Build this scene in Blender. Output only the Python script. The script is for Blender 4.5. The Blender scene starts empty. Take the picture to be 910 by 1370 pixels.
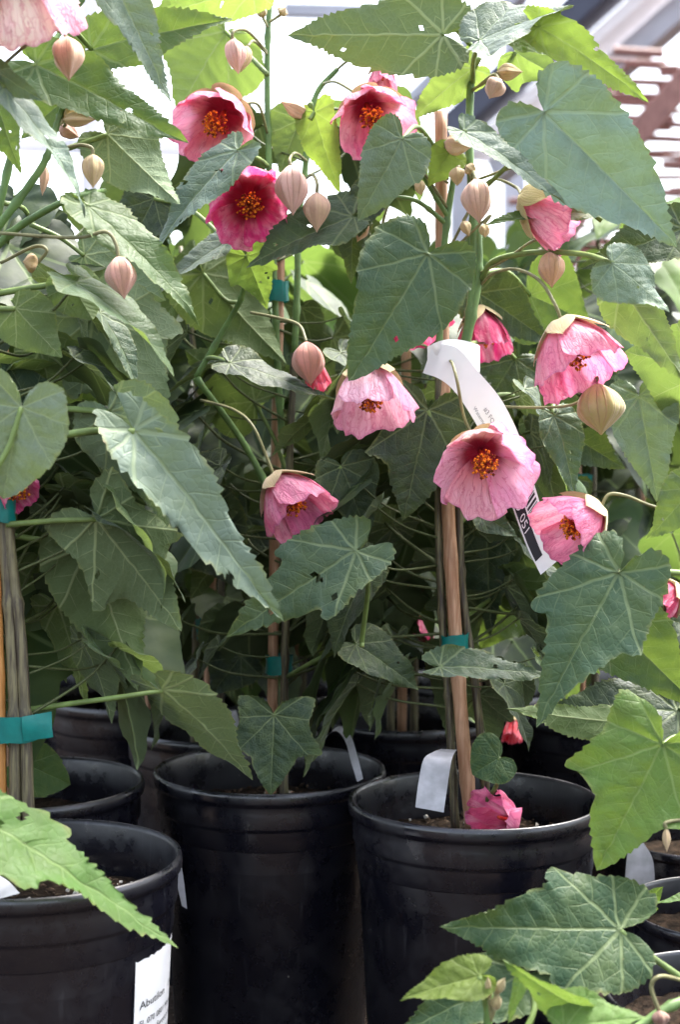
import bpy, math, random
import numpy as np
from mathutils import Vector, Matrix, noise as mnoise

S = bpy.context.scene
COL = S.collection
R = math.radians

# ------------------------------------------------------------------ camera, sky, sun, exposure
CAM_Z, PITCH, FPX = 0.507, R(2.7), 2000.0          # FPX: focal length in pixels of the 910x1370 photograph
cam_d = bpy.data.cameras.new('camera')
cam = bpy.data.objects.new('camera', cam_d); COL.objects.link(cam); S.camera = cam
cam_d.sensor_fit = 'VERTICAL'; cam_d.sensor_height = 23.6; cam_d.lens = 23.6 * FPX / 1370
cam_d.clip_start = 0.05; cam_d.clip_end = 3000
cam.location = (0, 0, CAM_Z); cam.rotation_euler = (R(90) - PITCH, 0, 0)
cam_d.dof.use_dof = True; cam_d.dof.focus_distance = 1.06; cam_d.dof.aperture_fstop = 5.0

SUN_EL, SUN_AZ = R(62), R(48)                       # azimuth from +Y towards +X
W = bpy.data.worlds.new('World'); S.world = W; W.use_nodes = True
wn = W.node_tree.nodes; wl = W.node_tree.links; wn.clear()
sky = wn.new('ShaderNodeTexSky'); sky.sky_type = 'NISHITA'; sky.sun_disc = False
sky.sun_elevation = SUN_EL; sky.sun_rotation = SUN_AZ; sky.air_density = 1.0; sky.dust_density = 4.0; sky.ozone_density = 1.0
hs = wn.new('ShaderNodeHueSaturation'); hs.inputs['Saturation'].default_value = 0.55
bg = wn.new('ShaderNodeBackground'); bg.inputs['Strength'].default_value = 0.15
wo = wn.new('ShaderNodeOutputWorld')
wl.new(sky.outputs[0], hs.inputs['Color']); wl.new(hs.outputs[0], bg.inputs['Color']); wl.new(bg.outputs[0], wo.inputs['Surface'])
sd = bpy.data.lights.new('sun', 'SUN'); sd.energy = 2.5; sd.angle = R(26); sd.color = (1.0, .96, .9)
sun = bpy.data.objects.new('sun', sd); COL.objects.link(sun); sun.location = (1, 2, 4)
sdir = Vector((math.sin(SUN_AZ) * math.cos(SUN_EL), math.cos(SUN_AZ) * math.cos(SUN_EL), math.sin(SUN_EL)))
sun.rotation_euler = sdir.to_track_quat('Z', 'Y').to_euler()
S.view_settings.view_transform = 'Standard'; S.view_settings.look = 'None'
S.view_settings.gamma = 1.0; S.view_settings.use_curve_mapping = False
S.view_settings.exposure = 2.35
S.cycles.max_bounces = 6; S.cycles.diffuse_bounces = 2; S.cycles.glossy_bounces = 2; S.cycles.transmission_bounces = 3
S.cycles.use_denoising = True
S.cycles.use_adaptive_sampling = True; S.cycles.adaptive_threshold = .03

FWD = Vector((0, math.cos(PITCH), -math.sin(PITCH))); UPV = Vector((0, math.sin(PITCH), math.cos(PITCH)))
CAMP = Vector((0, 0, CAM_Z))
def P(x, y, d):
    """photograph pixel + distance along the view axis -> point in metres"""
    return CAMP + Vector((1, 0, 0)) * ((x - 455) / FPX * d) + UPV * (-(y - 685) / FPX * d) + FWD * d

# ------------------------------------------------------------------ helpers
def props(o, label=None, cat=None, group=None, kind=None):
    if label: o['label'] = label
    if cat: o['category'] = cat
    if group: o['group'] = group
    if kind: o['kind'] = kind
    return o
def empty(name, loc, **k):
    o = bpy.data.objects.new(name, None); o.location = loc; o.empty_display_size = .02
    COL.objects.link(o); return props(o, **k)
def mesh(name, verts, faces, mat, uv=None, smooth=True):
    m = bpy.data.meshes.new(name)
    m.from_pydata([tuple(v) for v in verts], [], [tuple(f) for f in faces])
    if uv is not None:
        l = m.uv_layers.new(name='UVMap')
        idx = np.empty(len(m.loops), dtype=np.int32); m.loops.foreach_get('vertex_index', idx)
        l.data.foreach_set('uv', np.asarray(uv, dtype=np.float32)[idx].ravel())
    if smooth: m.polygons.foreach_set('use_smooth', np.ones(len(m.polygons), dtype=bool))
    m.materials.append(mat); m.update(); return m
ORIG = {}
def link(name, me, parent=None, origin=(0, 0, 0)):
    """object whose mesh is given relative to `origin` (world); parents are never rotated for these"""
    o = bpy.data.objects.new(name, me); COL.objects.link(o)
    origin = Vector(origin); ORIG[o] = origin
    if parent is not None:
        o.parent = parent; o.location = origin - ORIG.get(parent, Vector(parent.location))
    else: o.location = origin
    return o
def rel(vs, o): return [Vector(v) - Vector(o) for v in vs]

def spline(pts, n=8):
    pts = [Vector(p) for p in pts]
    if len(pts) == 2: return [pts[0].lerp(pts[1], i / n) for i in range(n + 1)]
    q = [pts[0] * 2 - pts[1]] + pts + [pts[-1] * 2 - pts[-2]]
    out = []
    for i in range(1, len(q) - 2):
        a, b, c, d = q[i - 1:i + 3]
        for k in range(n):
            t = k / n
            out.append(.5 * (2 * b + (c - a) * t + (2 * a - 5 * b + 4 * c - d) * t * t + (3 * b - a - 3 * c + d) * t ** 3))
    out.append(pts[-1]); return out
def tube_geo(path, rad, sides=7, cap=True):
    """path list of vectors, rad float | (r0, r1) | callable(t, i)"""
    n = len(path); V = []; F = []; UV = []
    t0 = (path[1] - path[0]).normalized()
    ref = t0.orthogonal().normalized(); L = 0
    for i, p in enumerate(path):
        t = (path[min(i + 1, n - 1)] - path[max(i - 1, 0)])
        t = t.normalized() if t.length > 1e-9 else t0
        ref = (ref - t * ref.dot(t)); ref = ref.normalized() if ref.length > 1e-6 else t.orthogonal().normalized()
        b = t.cross(ref); f = i / (n - 1)
        r = rad(f, i) if callable(rad) else (rad[0] + (rad[1] - rad[0]) * f if isinstance(rad, tuple) else rad)
        if i: L += (p - path[i - 1]).length
        for k in range(sides):
            a = 2 * math.pi * k / sides
            V.append(p + (ref * math.cos(a) + b * math.sin(a)) * r); UV.append((k / sides, L * 10))
    for i in range(n - 1):
        for k in range(sides):
            k2 = (k + 1) % sides
            F.append((i * sides + k, i * sides + k2, (i + 1) * sides + k2, (i + 1) * sides + k))
    if cap:
        F.append(tuple(range(sides))[::-1]); F.append(tuple((n - 1) * sides + k for k in range(sides)))
    return V, F, UV
def tube(name, path, rad, mat, parent=None, sides=7, origin=None):
    o = Vector(path[0]) if origin is None else Vector(origin)
    V, F, UV = tube_geo(path, rad, sides)
    return link(name, mesh(name, rel(V, o), F, mat, UV), parent, o)
def lathe_geo(prof, seg=64):
    V = []; F = []; UV = []; n = len(prof)
    for k in range(seg):
        a = 2 * math.pi * k / seg
        for i, (r, z) in enumerate(prof): V.append((r * math.cos(a), r * math.sin(a), z)); UV.append((k / seg, z))
    for k in range(seg):
        k2 = (k + 1) % seg
        for i in range(n - 1): F.append((k * n + i, k2 * n + i, k2 * n + i + 1, k * n + i + 1))
    return V, F, UV

# ------------------------------------------------------------------ materials
class NT:
    def __init__(s, name):
        s.m = bpy.data.materials.new(name); s.m.use_nodes = True; s.t = s.m.node_tree; s.t.nodes.clear()
        s.out = s.n('ShaderNodeOutputMaterial')
    def n(s, typ, **k):
        x = s.t.nodes.new(typ)
        for a, v in k.items(): setattr(x, a, v)
        return x
    def l(s, a, b): s.t.links.new(a, b)
    def inp(s, sock, v):
        if hasattr(v, 'default_value') or isinstance(v, bpy.types.NodeSocket): s.l(v, sock)
        else: sock.default_value = v
    def math(s, op, a, b=None, c=None, clamp=False):
        x = s.n('ShaderNodeMath', operation=op); x.use_clamp = clamp
        s.inp(x.inputs[0], a)
        if b is not None: s.inp(x.inputs[1], b)
        if c is not None: s.inp(x.inputs[2], c)
        return x.outputs[0]
    def mapr(s, v, a, b, c=0., d=1., smooth=True):
        x = s.n('ShaderNodeMapRange'); x.interpolation_type = 'SMOOTHSTEP' if smooth else 'LINEAR'
        s.inp(x.inputs['Value'], v); x.inputs['From Min'].default_value = a; x.inputs['From Max'].default_value = b
        x.inputs['To Min'].default_value = c; x.inputs['To Max'].default_value = d
        return x.outputs['Result']
    def mix(s, f, a, b, bt='MIX'):
        x = s.n('ShaderNodeMix', data_type='RGBA', blend_type=bt)
        s.inp(x.inputs[0], f); s.inp(x.inputs[6], a); s.inp(x.inputs[7], b); return x.outputs[2]
    def noise(s, scale, vec=None, detail=4., rough=.55):
        x = s.n('ShaderNodeTexNoise'); x.inputs['Scale'].default_value = scale; x.inputs['Detail'].default_value = detail
        x.inputs['Roughness'].default_value = rough
        if vec is not None: s.l(vec, x.inputs['Vector'])
        return x.outputs['Fac']
    def obj(s): return s.n('ShaderNodeTexCoord').outputs['Object']
    def bsdf(s, col, rough=.5, spec=.5, bump=None, bstr=.3, bdist=.001, **k):
        x = s.n('ShaderNodeBsdfPrincipled'); s.inp(x.inputs['Base Color'], col); s.inp(x.inputs['Roughness'], rough)
        s.inp(x.inputs['Specular IOR Level'], spec)
        for a, v in k.items(): s.inp(x.inputs[a.replace('_', ' ')], v)
        if bump is not None:
            b = s.n('ShaderNodeBump'); b.inputs['Strength'].default_value = bstr; b.inputs['Distance'].default_value = bdist
            s.l(bump, b.inputs['Height']); s.l(b.outputs[0], x.inputs['Normal'])
        return x
    def end(s, x): s.l(x.outputs[0], s.out.inputs['Surface']); return s.m
def C(r, g, b): return (r, g, b, 1.)

def simple(name, col, rough=.5, spec=.5, nscale=40., var=.25, bstr=.15, trans=0., **k):
    t = NT(name); nz = t.noise(nscale, t.obj())
    c = t.mix(t.mapr(nz, .3, .7), C(*[v * (1 - var) for v in col]), C(*[v * (1 + var) for v in col]))
    b = t.bsdf(c, rough, spec, bump=nz, bstr=bstr, **k)
    if trans:
        tr = t.n('ShaderNodeBsdfTranslucent'); t.l(c, tr.inputs['Color'])
        mx = t.n('ShaderNodeMixShader'); mx.inputs[0].default_value = trans
        t.l(b.outputs[0], mx.inputs[1]); t.l(tr.outputs[0], mx.inputs[2]); return t.end(mx)
    return t.end(b)

VEINS = [0., 43., 85., 125.]
def leaf_material():
    t = NT('leaf')
    uv = t.n('ShaderNodeUVMap').outputs[0]
    wn_ = t.n('ShaderNodeTexNoise'); wn_.inputs['Scale'].default_value = 5.; t.l(uv, wn_.inputs['Vector'])
    vm = t.n('ShaderNodeVectorMath', operation='MULTIPLY_ADD'); t.l(wn_.outputs['Color'], vm.inputs[0])
    vm.inputs[1].default_value = (.05, .05, 0); t.l(uv, vm.inputs[2])
    vs = t.n('ShaderNodeVectorMath', operation='SUBTRACT'); t.l(vm.outputs[0], vs.inputs[0]); vs.inputs[1].default_value = (.025, .025, 0)
    sp = t.n('ShaderNodeSeparateXYZ'); t.l(vs.outputs[0], sp.inputs[0])
    ax = t.math('ABSOLUTE', sp.outputs[0]); y = sp.outputs[1]
    dm = um = None
    for a in VEINS:
        sa, ca = math.sin(R(a)), math.cos(R(a))
        u = t.math('ADD', t.math('MULTIPLY', ax, sa), t.math('MULTIPLY', y, ca))
        d = t.math('ABSOLUTE', t.math('SUBTRACT', t.math('MULTIPLY', ax, ca), t.math('MULTIPLY', y, sa)))
        d = t.math('ADD', d, t.math('MULTIPLY', t.math('LESS_THAN', u, 0.), 5.))
        if dm is None: dm, um = d, u
        else:
            nearer = t.math('LESS_THAN', d, dm)
            um = t.math('ADD', t.math('MULTIPLY', nearer, u), t.math('MULTIPLY', t.math('SUBTRACT', 1., nearer), um))
            dm = t.math('MINIMUM', dm, d)
    wv = t.mapr(um, 0., .9, 1., .35, smooth=False)
    main = t.mapr(t.math('DIVIDE', dm, wv), .005, .015, 1., 0.)
    ph = t.math('FRACT', t.math('ADD', t.math('DIVIDE', t.math('SUBTRACT', um, t.math('MULTIPLY', dm, .75)), .125), .35))
    tri = t.math('ABSOLUTE', t.math('SUBTRACT', ph, .5))           # .5 at the vein, 0 between
    sec = t.math('MULTIPLY', t.mapr(tri, .445, .495), t.mapr(dm, .05, .13, 1., .2))
    vo = t.n('ShaderNodeTexVoronoi', feature='DISTANCE_TO_EDGE'); vo.inputs['Scale'].default_value = 24.; t.l(vs.outputs[0], vo.inputs['Vector'])
    ter = t.mapr(vo.outputs['Distance'], .0, .09, 1., 0.)
    vein = t.math('MAXIMUM', t.math('MAXIMUM', main, t.math('MULTIPLY', sec, .62)), t.math('MULTIPLY', ter, .12))
    pillow = t.math('SUBTRACT', t.math('MULTIPLY', t.math('SUBTRACT', .5, tri), 1.0), vein)
    hgt = t.math('ADD', pillow, t.math('MULTIPLY', t.mapr(vo.outputs['Distance'], 0., .3), .16))
    oi = t.n('ShaderNodeObjectInfo'); base = oi.outputs['Color']
    geo = t.n('ShaderNodeNewGeometry'); back = geo.outputs['Backfacing']
    big = t.noise(4., uv, 3.); fine = t.noise(60., uv, 3.)
    # upper side
    top = t.mix(t.mapr(big, .3, .75), base, t.mix(.55, base, C(.07, .10, .02)))
    top = t.mix(t.math('MULTIPLY', t.mapr(fine, .45, .8), .25), top, C(.10, .13, .09))
    topv = t.mix(t.math('MULTIPLY', vein, .7), top, t.mix(.33, base, C(.40, .47, .20)))
    # underside: paler, greyer, raised yellow-green veins
    und = t.mix(.6, base, C(.14, .185, .075))
    undv = t.mix(t.math('MULTIPLY', vein, .7), und, C(.29, .34, .16))
    col = t.mix(back, topv, undv)
    # dry specks and yellow margin nibble
    spk = t.n('ShaderNodeTexVoronoi'); spk.inputs['Scale'].default_value = 11.; t.l(uv, spk.inputs['Vector'])
    col = t.mix(t.math('MULTIPLY', t.mapr(spk.outputs['Distance'], .02, .07, 1., 0.), t.math('MULTIPLY', t.math('GREATER_THAN', big, .50), .6)), col, C(.24, .19, .08))
    rim = t.n('ShaderNodeAttribute'); rim.attribute_name = 'rim'
    eg = t.math('ADD', rim.outputs['Fac'], t.math('MULTIPLY', t.math('SUBTRACT', t.noise(9., uv, 4.), .5), .42))
    col = t.mix(t.math('MULTIPLY', t.mapr(eg, .93, 1.06), .5), col, C(.20, .21, .06))
    col = t.mix(t.math('MULTIPLY', t.mapr(eg, 1.045, 1.08), .8), col, C(.16, .10, .05))
    b = t.n('ShaderNodeBsdfPrincipled'); t.l(col, b.inputs['Base Color'])
    t.inp(b.inputs['Roughness'], t.math('ADD', t.mapr(fine, .3, .7, .46, .62), t.math('MULTIPLY', back, .2)))
    b.inputs['Specular IOR Level'].default_value = .28
    b.inputs['Sheen Weight'].default_value = .12; b.inputs['Sheen Roughness'].default_value = .5; b.inputs['Sheen Tint'].default_value = (.85, .95, 1., 1.)
    bp = t.n('ShaderNodeBump'); bp.inputs['Distance'].default_value = .0022
    t.inp(bp.inputs['Strength'], .34); t.l(hgt, bp.inputs['Height']); t.l(bp.outputs[0], b.inputs['Normal'])
    tr = t.n('ShaderNodeBsdfTranslucent'); t.l(t.mix(.6, col, t.mix(t.math('MULTIPLY', vein, .5), C(.25, .36, .05), C(.12, .18, .03))), tr.inputs['Color'])
    mx = t.n('ShaderNodeMixShader'); t.l(oi.outputs['Alpha'], mx.inputs[0]); t.l(b.outputs[0], mx.inputs[1]); t.l(tr.outputs[0], mx.inputs[2])
    return t.end(mx)

def far_leaf_material():
    t = NT('leaf_far'); uv = t.n('ShaderNodeUVMap').outputs[0]; sp = t.n('ShaderNodeSeparateXYZ'); t.l(uv, sp.inputs[0])
    ax = t.math('ABSOLUTE', sp.outputs[0]); y = sp.outputs[1]
    d2 = t.math('ABSOLUTE', t.math('SUBTRACT', t.math('MULTIPLY', ax, .73), t.math('MULTIPLY', y, .68)))
    vein = t.mapr(t.math('MINIMUM', ax, d2), .006, .02, 1., 0.)
    oi = t.n('ShaderNodeObjectInfo'); base = oi.outputs['Color']; back = t.n('ShaderNodeNewGeometry').outputs['Backfacing']
    nz = t.noise(5., uv, 3.)
    top = t.mix(t.math('MULTIPLY', vein, .5), t.mix(t.mapr(nz, .3, .7), base, t.mix(.4, base, C(.07, .10, .02))), C(.18, .25, .09))
    col = t.mix(back, top, t.mix(t.math('MULTIPLY', vein, .6), t.mix(.35, base, C(.13, .17, .07)), C(.20, .25, .11)))
    b = t.bsdf(col, .58, .3, bump=nz, bstr=.3, bdist=.003)
    tr = t.n('ShaderNodeBsdfTranslucent'); t.l(t.mix(.55, col, C(.22, .33, .05)), tr.inputs['Color'])
    mx = t.n('ShaderNodeMixShader'); t.l(oi.outputs['Alpha'], mx.inputs[0]); t.l(b.outputs[0], mx.inputs[1]); t.l(tr.outputs[0], mx.inputs[2])
    return t.end(mx)

def petal_material():
    t = NT('petal'); uv = t.n('ShaderNodeUVMap').outputs[0]
    sp = t.n('ShaderNodeSeparateXYZ'); t.l(uv, sp.inputs[0]); u, v = sp.outputs[0], sp.outputs[1]
    oi = t.n('ShaderNodeObjectInfo'); base = oi.outputs['Color']
    off = t.n('ShaderNodeVectorMath', operation='ADD'); t.l(uv, off.inputs[0])
    cx = t.n('ShaderNodeCombineXYZ'); t.l(t.math('MULTIPLY', oi.outputs['Random'], 9.), cx.inputs[2]); t.l(cx.outputs[0], off.inputs[1])
    wob = t.noise(3.2, off.outputs[0], 4.)
    # branching veins: fan lines that double towards the margin
    def lines(freq, w):
        p = t.math('ADD', t.math('MULTIPLY', u, freq), t.math('MULTIPLY', wob, 2.6))
        f = t.math('ABSOLUTE', t.math('SUBTRACT', t.math('FRACT', p), .5))
        return t.mapr(f, .5 - w, .5)
    l1 = lines(2.6, .11); l2 = t.math('MULTIPLY', lines(5.2, .14), t.mapr(v, .3, .6))
    vo = t.n('ShaderNodeTexVoronoi', feature='DISTANCE_TO_EDGE'); vo.inputs['Scale'].default_value = 4.5; t.l(off.outputs[0], vo.inputs['Vector'])
    net = t.math('MULTIPLY', t.mapr(vo.outputs['Distance'], 0., .06, 1., 0.), t.mapr(v, .4, .8, 0., .6))
    vein = t.math('MAXIMUM', t.math('MAXIMUM', l1, t.math('MULTIPLY', l2, .7)), net)
    blot = t.noise(2.3, off.outputs[0], 2.)
    c = t.mix(t.mapr(blot, .35, .7), base, t.mix(.5, base, C(.96, .62, .70)))
    c = t.mix(t.math('MULTIPLY', vein, .72), c, t.mix(.6, base, C(.60, .02, .17)))
    c = t.mix(t.mapr(v, .08, .30, 1., 0.), c, C(.34, .008, .04))
    c = t.mix(t.math('MULTIPLY', t.mapr(v, .93, 1.), .4), c, C(.45, .06, .22))
    h = t.math('ADD', t.math('MULTIPLY', vein, -.6), t.noise(9., off.outputs[0], 5.))
    b = t.bsdf(c, .5, .3, bump=h, bstr=.6, bdist=.0022, Sheen_Weight=.12)
    tr = t.n('ShaderNodeBsdfTranslucent'); t.l(c, tr.inputs['Color'])
    mx = t.n('ShaderNodeMixShader'); mx.inputs[0].default_value = .46
    t.l(b.outputs[0], mx.inputs[1]); t.l(tr.outputs[0], mx.inputs[2]); return t.end(mx)

def ribbed_material(name, c1, c2, c3, trans=.15):
    """papery calyx: fine longitudinal ribs"""
    t = NT(name); uv = t.n('ShaderNodeUVMap').outputs[0]
    sp = t.n('ShaderNodeSeparateXYZ'); t.l(uv, sp.inputs[0])
    nz = t.noise(3., uv); oi = t.n('ShaderNodeObjectInfo')
    f = t.math('ABSOLUTE', t.math('SUBTRACT', t.math('FRACT', t.math('ADD', t.math('MULTIPLY', sp.outputs[0], 5.), t.math('MULTIPLY', nz, .5))), .5))
    rib = t.mapr(f, .36, .5)
    c = t.mix(t.mapr(nz, .3, .7), C(*c1), C(*c2))
    c = t.mix(.55, c, oi.outputs['Color'])
    c = t.mix(t.math('MULTIPLY', rib, .4), c, C(*c3))
    c = t.mix(t.math('MULTIPLY', t.mapr(t.noise(14., uv, 5.), .5, .75), .3), c, C(*[v * .6 for v in c2]))
    b = t.bsdf(c, .62, .25, bump=t.math('ADD', rib, nz), bstr=.5, bdist=.0012, Sheen_Weight=.25)
    tr = t.n('ShaderNodeBsdfTranslucent'); t.l(c, tr.inputs['Color'])
    mx = t.n('ShaderNodeMixShader'); mx.inputs[0].default_value = trans
    t.l(b.outputs[0], mx.inputs[1]); t.l(tr.outputs[0], mx.inputs[2]); return t.end(mx)

def pot_material():
    t = NT('black_plastic'); o = t.obj()
    n1 = t.noise(9., o, 5.); n2 = t.noise(140., o, 3.)
    dust = t.math('MULTIPLY', t.mapr(n1, .45, .8), t.mapr(n2, .4, .75))
    mp = t.n('ShaderNodeMapping'); mp.inputs['Scale'].default_value = (60, 60, 4); t.l(o, mp.inputs['Vector'])
    scr = t.mapr(t.noise(4., mp.outputs[0], 3.), .62, .72)
    spk = t.n('ShaderNodeTexVoronoi'); spk.inputs['Scale'].default_value = 85.; t.l(o, spk.inputs['Vector'])
    dots = t.math('MULTIPLY', t.mapr(spk.outputs['Distance'], .03, .10, 1., 0.), t.math('GREATER_THAN', t.noise(20., o), .62))
    c = t.mix(t.math('MULTIPLY', dust, .5), C(.005, .005, .009), C(.06, .058, .062))
    c = t.mix(t.math('MULTIPLY', scr, .10), c, C(.12, .12, .13))
    c = t.mix(t.math('MULTIPLY', dots, .6), c, C(.25, .23, .20))
    b = t.bsdf(c, t.mapr(t.noise(26., o, 5., .7), .32, .68, .16, .48), .8, bump=t.math('ADD', n2, t.math('MULTIPLY', scr, -.4)), bstr=.12, bdist=.0006)
    return t.end(b)

def bamboo_material(name, a, b_):
    t = NT(name); o = t.obj(); mp = t.n('ShaderNodeMapping'); mp.inputs['Scale'].default_value = (1, 1, .06); t.l(o, mp.inputs['Vector'])
    st = t.noise(420., mp.outputs[0], 4.); bl = t.noise(28., o, 4.)
    c = t.mix(t.mapr(st, .35, .68), C(*a), C(*b_))
    c = t.mix(t.math('MULTIPLY', t.mapr(bl, .5, .75), .5), c, C(*[v * .45 for v in a]))
    return t.end(t.bsdf(c, .5, .4, bump=st, bstr=.3, bdist=.0006))

def soil_material():
    t = NT('potting_soil'); o = t.obj(); n1 = t.noise(160., o, 6., .7)
    c = t.mix(t.mapr(n1, .35, .75), C(.010, .007, .005), C(.060, .040, .026))
    return t.end(t.bsdf(c, .95, .1, bump=n1, bstr=1., bdist=.004))

def ground_material():
    t = NT('bark_ground'); o = t.obj(); n1 = t.noise(14., o, 6., .65); n2 = t.noise(120., o, 5.)
    c = t.mix(t.mapr(n1, .3, .7), C(.022, .016, .013), C(.06, .045, .036))
    c = t.mix(t.math('MULTIPLY', t.mapr(n2, .5, .7), .5), c, C(.03, .02, .015))
    return t.end(t.bsdf(c, .95, .1, bump=n2, bstr=.8, bdist=.01))

M = dict(
    leaf=leaf_material(), leaf_far=far_leaf_material(), petal=petal_material(), pot=pot_material(), soil=soil_material(), ground=ground_material(),
    calyx=ribbed_material('calyx', (.48, .38, .17), (.58, .42, .26), (.36, .30, .10)),
    bud=ribbed_material('bud_skin', (.54, .33, .20), (.66, .36, .30), (.40, .20, .13)),
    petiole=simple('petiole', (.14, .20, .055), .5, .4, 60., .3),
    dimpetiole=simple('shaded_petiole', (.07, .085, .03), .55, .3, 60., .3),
    stalk=simple('flower_stalk', (.20, .19, .09), .55, .35, 60., .3),
    greenstem=simple('green_stem', (.11, .19, .055), .5, .4, 60., .3),
    woodstem=bamboo_material('woody_stem', (.055, .042, .030), (.19, .165, .085)),
    bamboo=bamboo_material('bamboo', (.34, .17, .09), (.52, .31, .19)),
    orange=bamboo_material('painted_stake', (.36, .15, .035), (.50, .24, .07)),
    tape=simple('teal_tape', (.004, .17, .15), .32, .5, 90., .15, .2, trans=.1),
    tag=simple('white_tag', (.74, .74, .76), .45, .4, 20., .04, .05, trans=.12),
    potlabel=simple('shaded_tag', (.46, .46, .49), .5, .35, 55., .22, .1, trans=.1),  # white tag plastic greyed: the shade among the pots is in its colour
    ink=simple('black_ink', (.02, .02, .025), .5, .3, 50., .1),
    greyink=simple('grey_ink', (.22, .22, .25), .5, .3, 50., .1),
    white=simple('white_print', (.8, .8, .8), .5, .3, 50., .03),
    filament=simple('filament', (.42, .05, .02), .5, .4, 200., .3),
    anther=simple('anther', (.78, .26, .02), .7, .2, 900., .6),
    pollen=simple('dark_anther', (.20, .04, .01), .7, .2, 900., .5),
    steel=simple('galvanised_steel', (.42, .42, .47), .45, .5, 6., .12),
    navy=simple('dark_gutter', (.06, .065, .10), .5, .4, 6., .15),
    panel=simple('white_panel', (.78, .77, .80), .5, .3, 3., .05, trans=.35),
    timber=bamboo_material('red_brown_timber', (.20, .08, .066), (.34, .165, .135)),
    added_hedge=simple('added_hedge_leaf', (.022, .042, .016), .5, .35, 9., .5, trans=.12),
    bark=simple('bark_chip', (.10, .066, .042), .8, .2, 60., .35),
    perlite=simple('perlite', (.62, .58, .50), .9, .2, 60., .15),
)

# ------------------------------------------------------------------ leaves
OUT = {
 0: [(0, 0), (.10, -.10), (.35, -.17), (.68, -.14), (.92, -.02), (1., .14), (.93, .30), (.74, .46), (.52, .62), (.30, .79), (.12, .92), (0, 1)],
 1: [(0, 0), (.12, -.12), (.38, -.20), (.70, -.15), (.90, .0), (.97, .18), (1.02, .40), (.74, .42), (.60, .52), (.45, .66), (.24, .82), (.10, .93), (0, 1)],
 2: [(0, 0), (.10, -.10), (.30, -.20), (.78, -.22), (.80, -.05), (.74, .12), (.85, .30), (1., .48), (.74, .49), (.50, .55), (.42, .66), (.27, .80), (.10, .94), (0, 1)],
 3: [(0, 0), (.10, -.18), (.40, -.34), (.80, -.28), (1., .05), (.97, .32), (.78, .58), (.56, .72), (.30, .88), (0, 1)],
 5: [(0, 0), (.12, -.09), (.40, -.17), (.75, -.13), (.97, .02), (1., .18), (.96, .34), (.80, .46), (.66, .58), (.45, .74), (.22, .88), (.08, .96), (0, 1)],
 4: [(0, 0), (.12, -.06), (.40, -.12), (.80, -.10), (1., .03), (.95, .20), (.80, .38), (.62, .55), (.42, .72), (.20, .87), (.07, .95), (0, 1)],
}
RINGS = [.1, .22, .35, .48, .61, .74, .87, 1.]
RIMS = [None]
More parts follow.
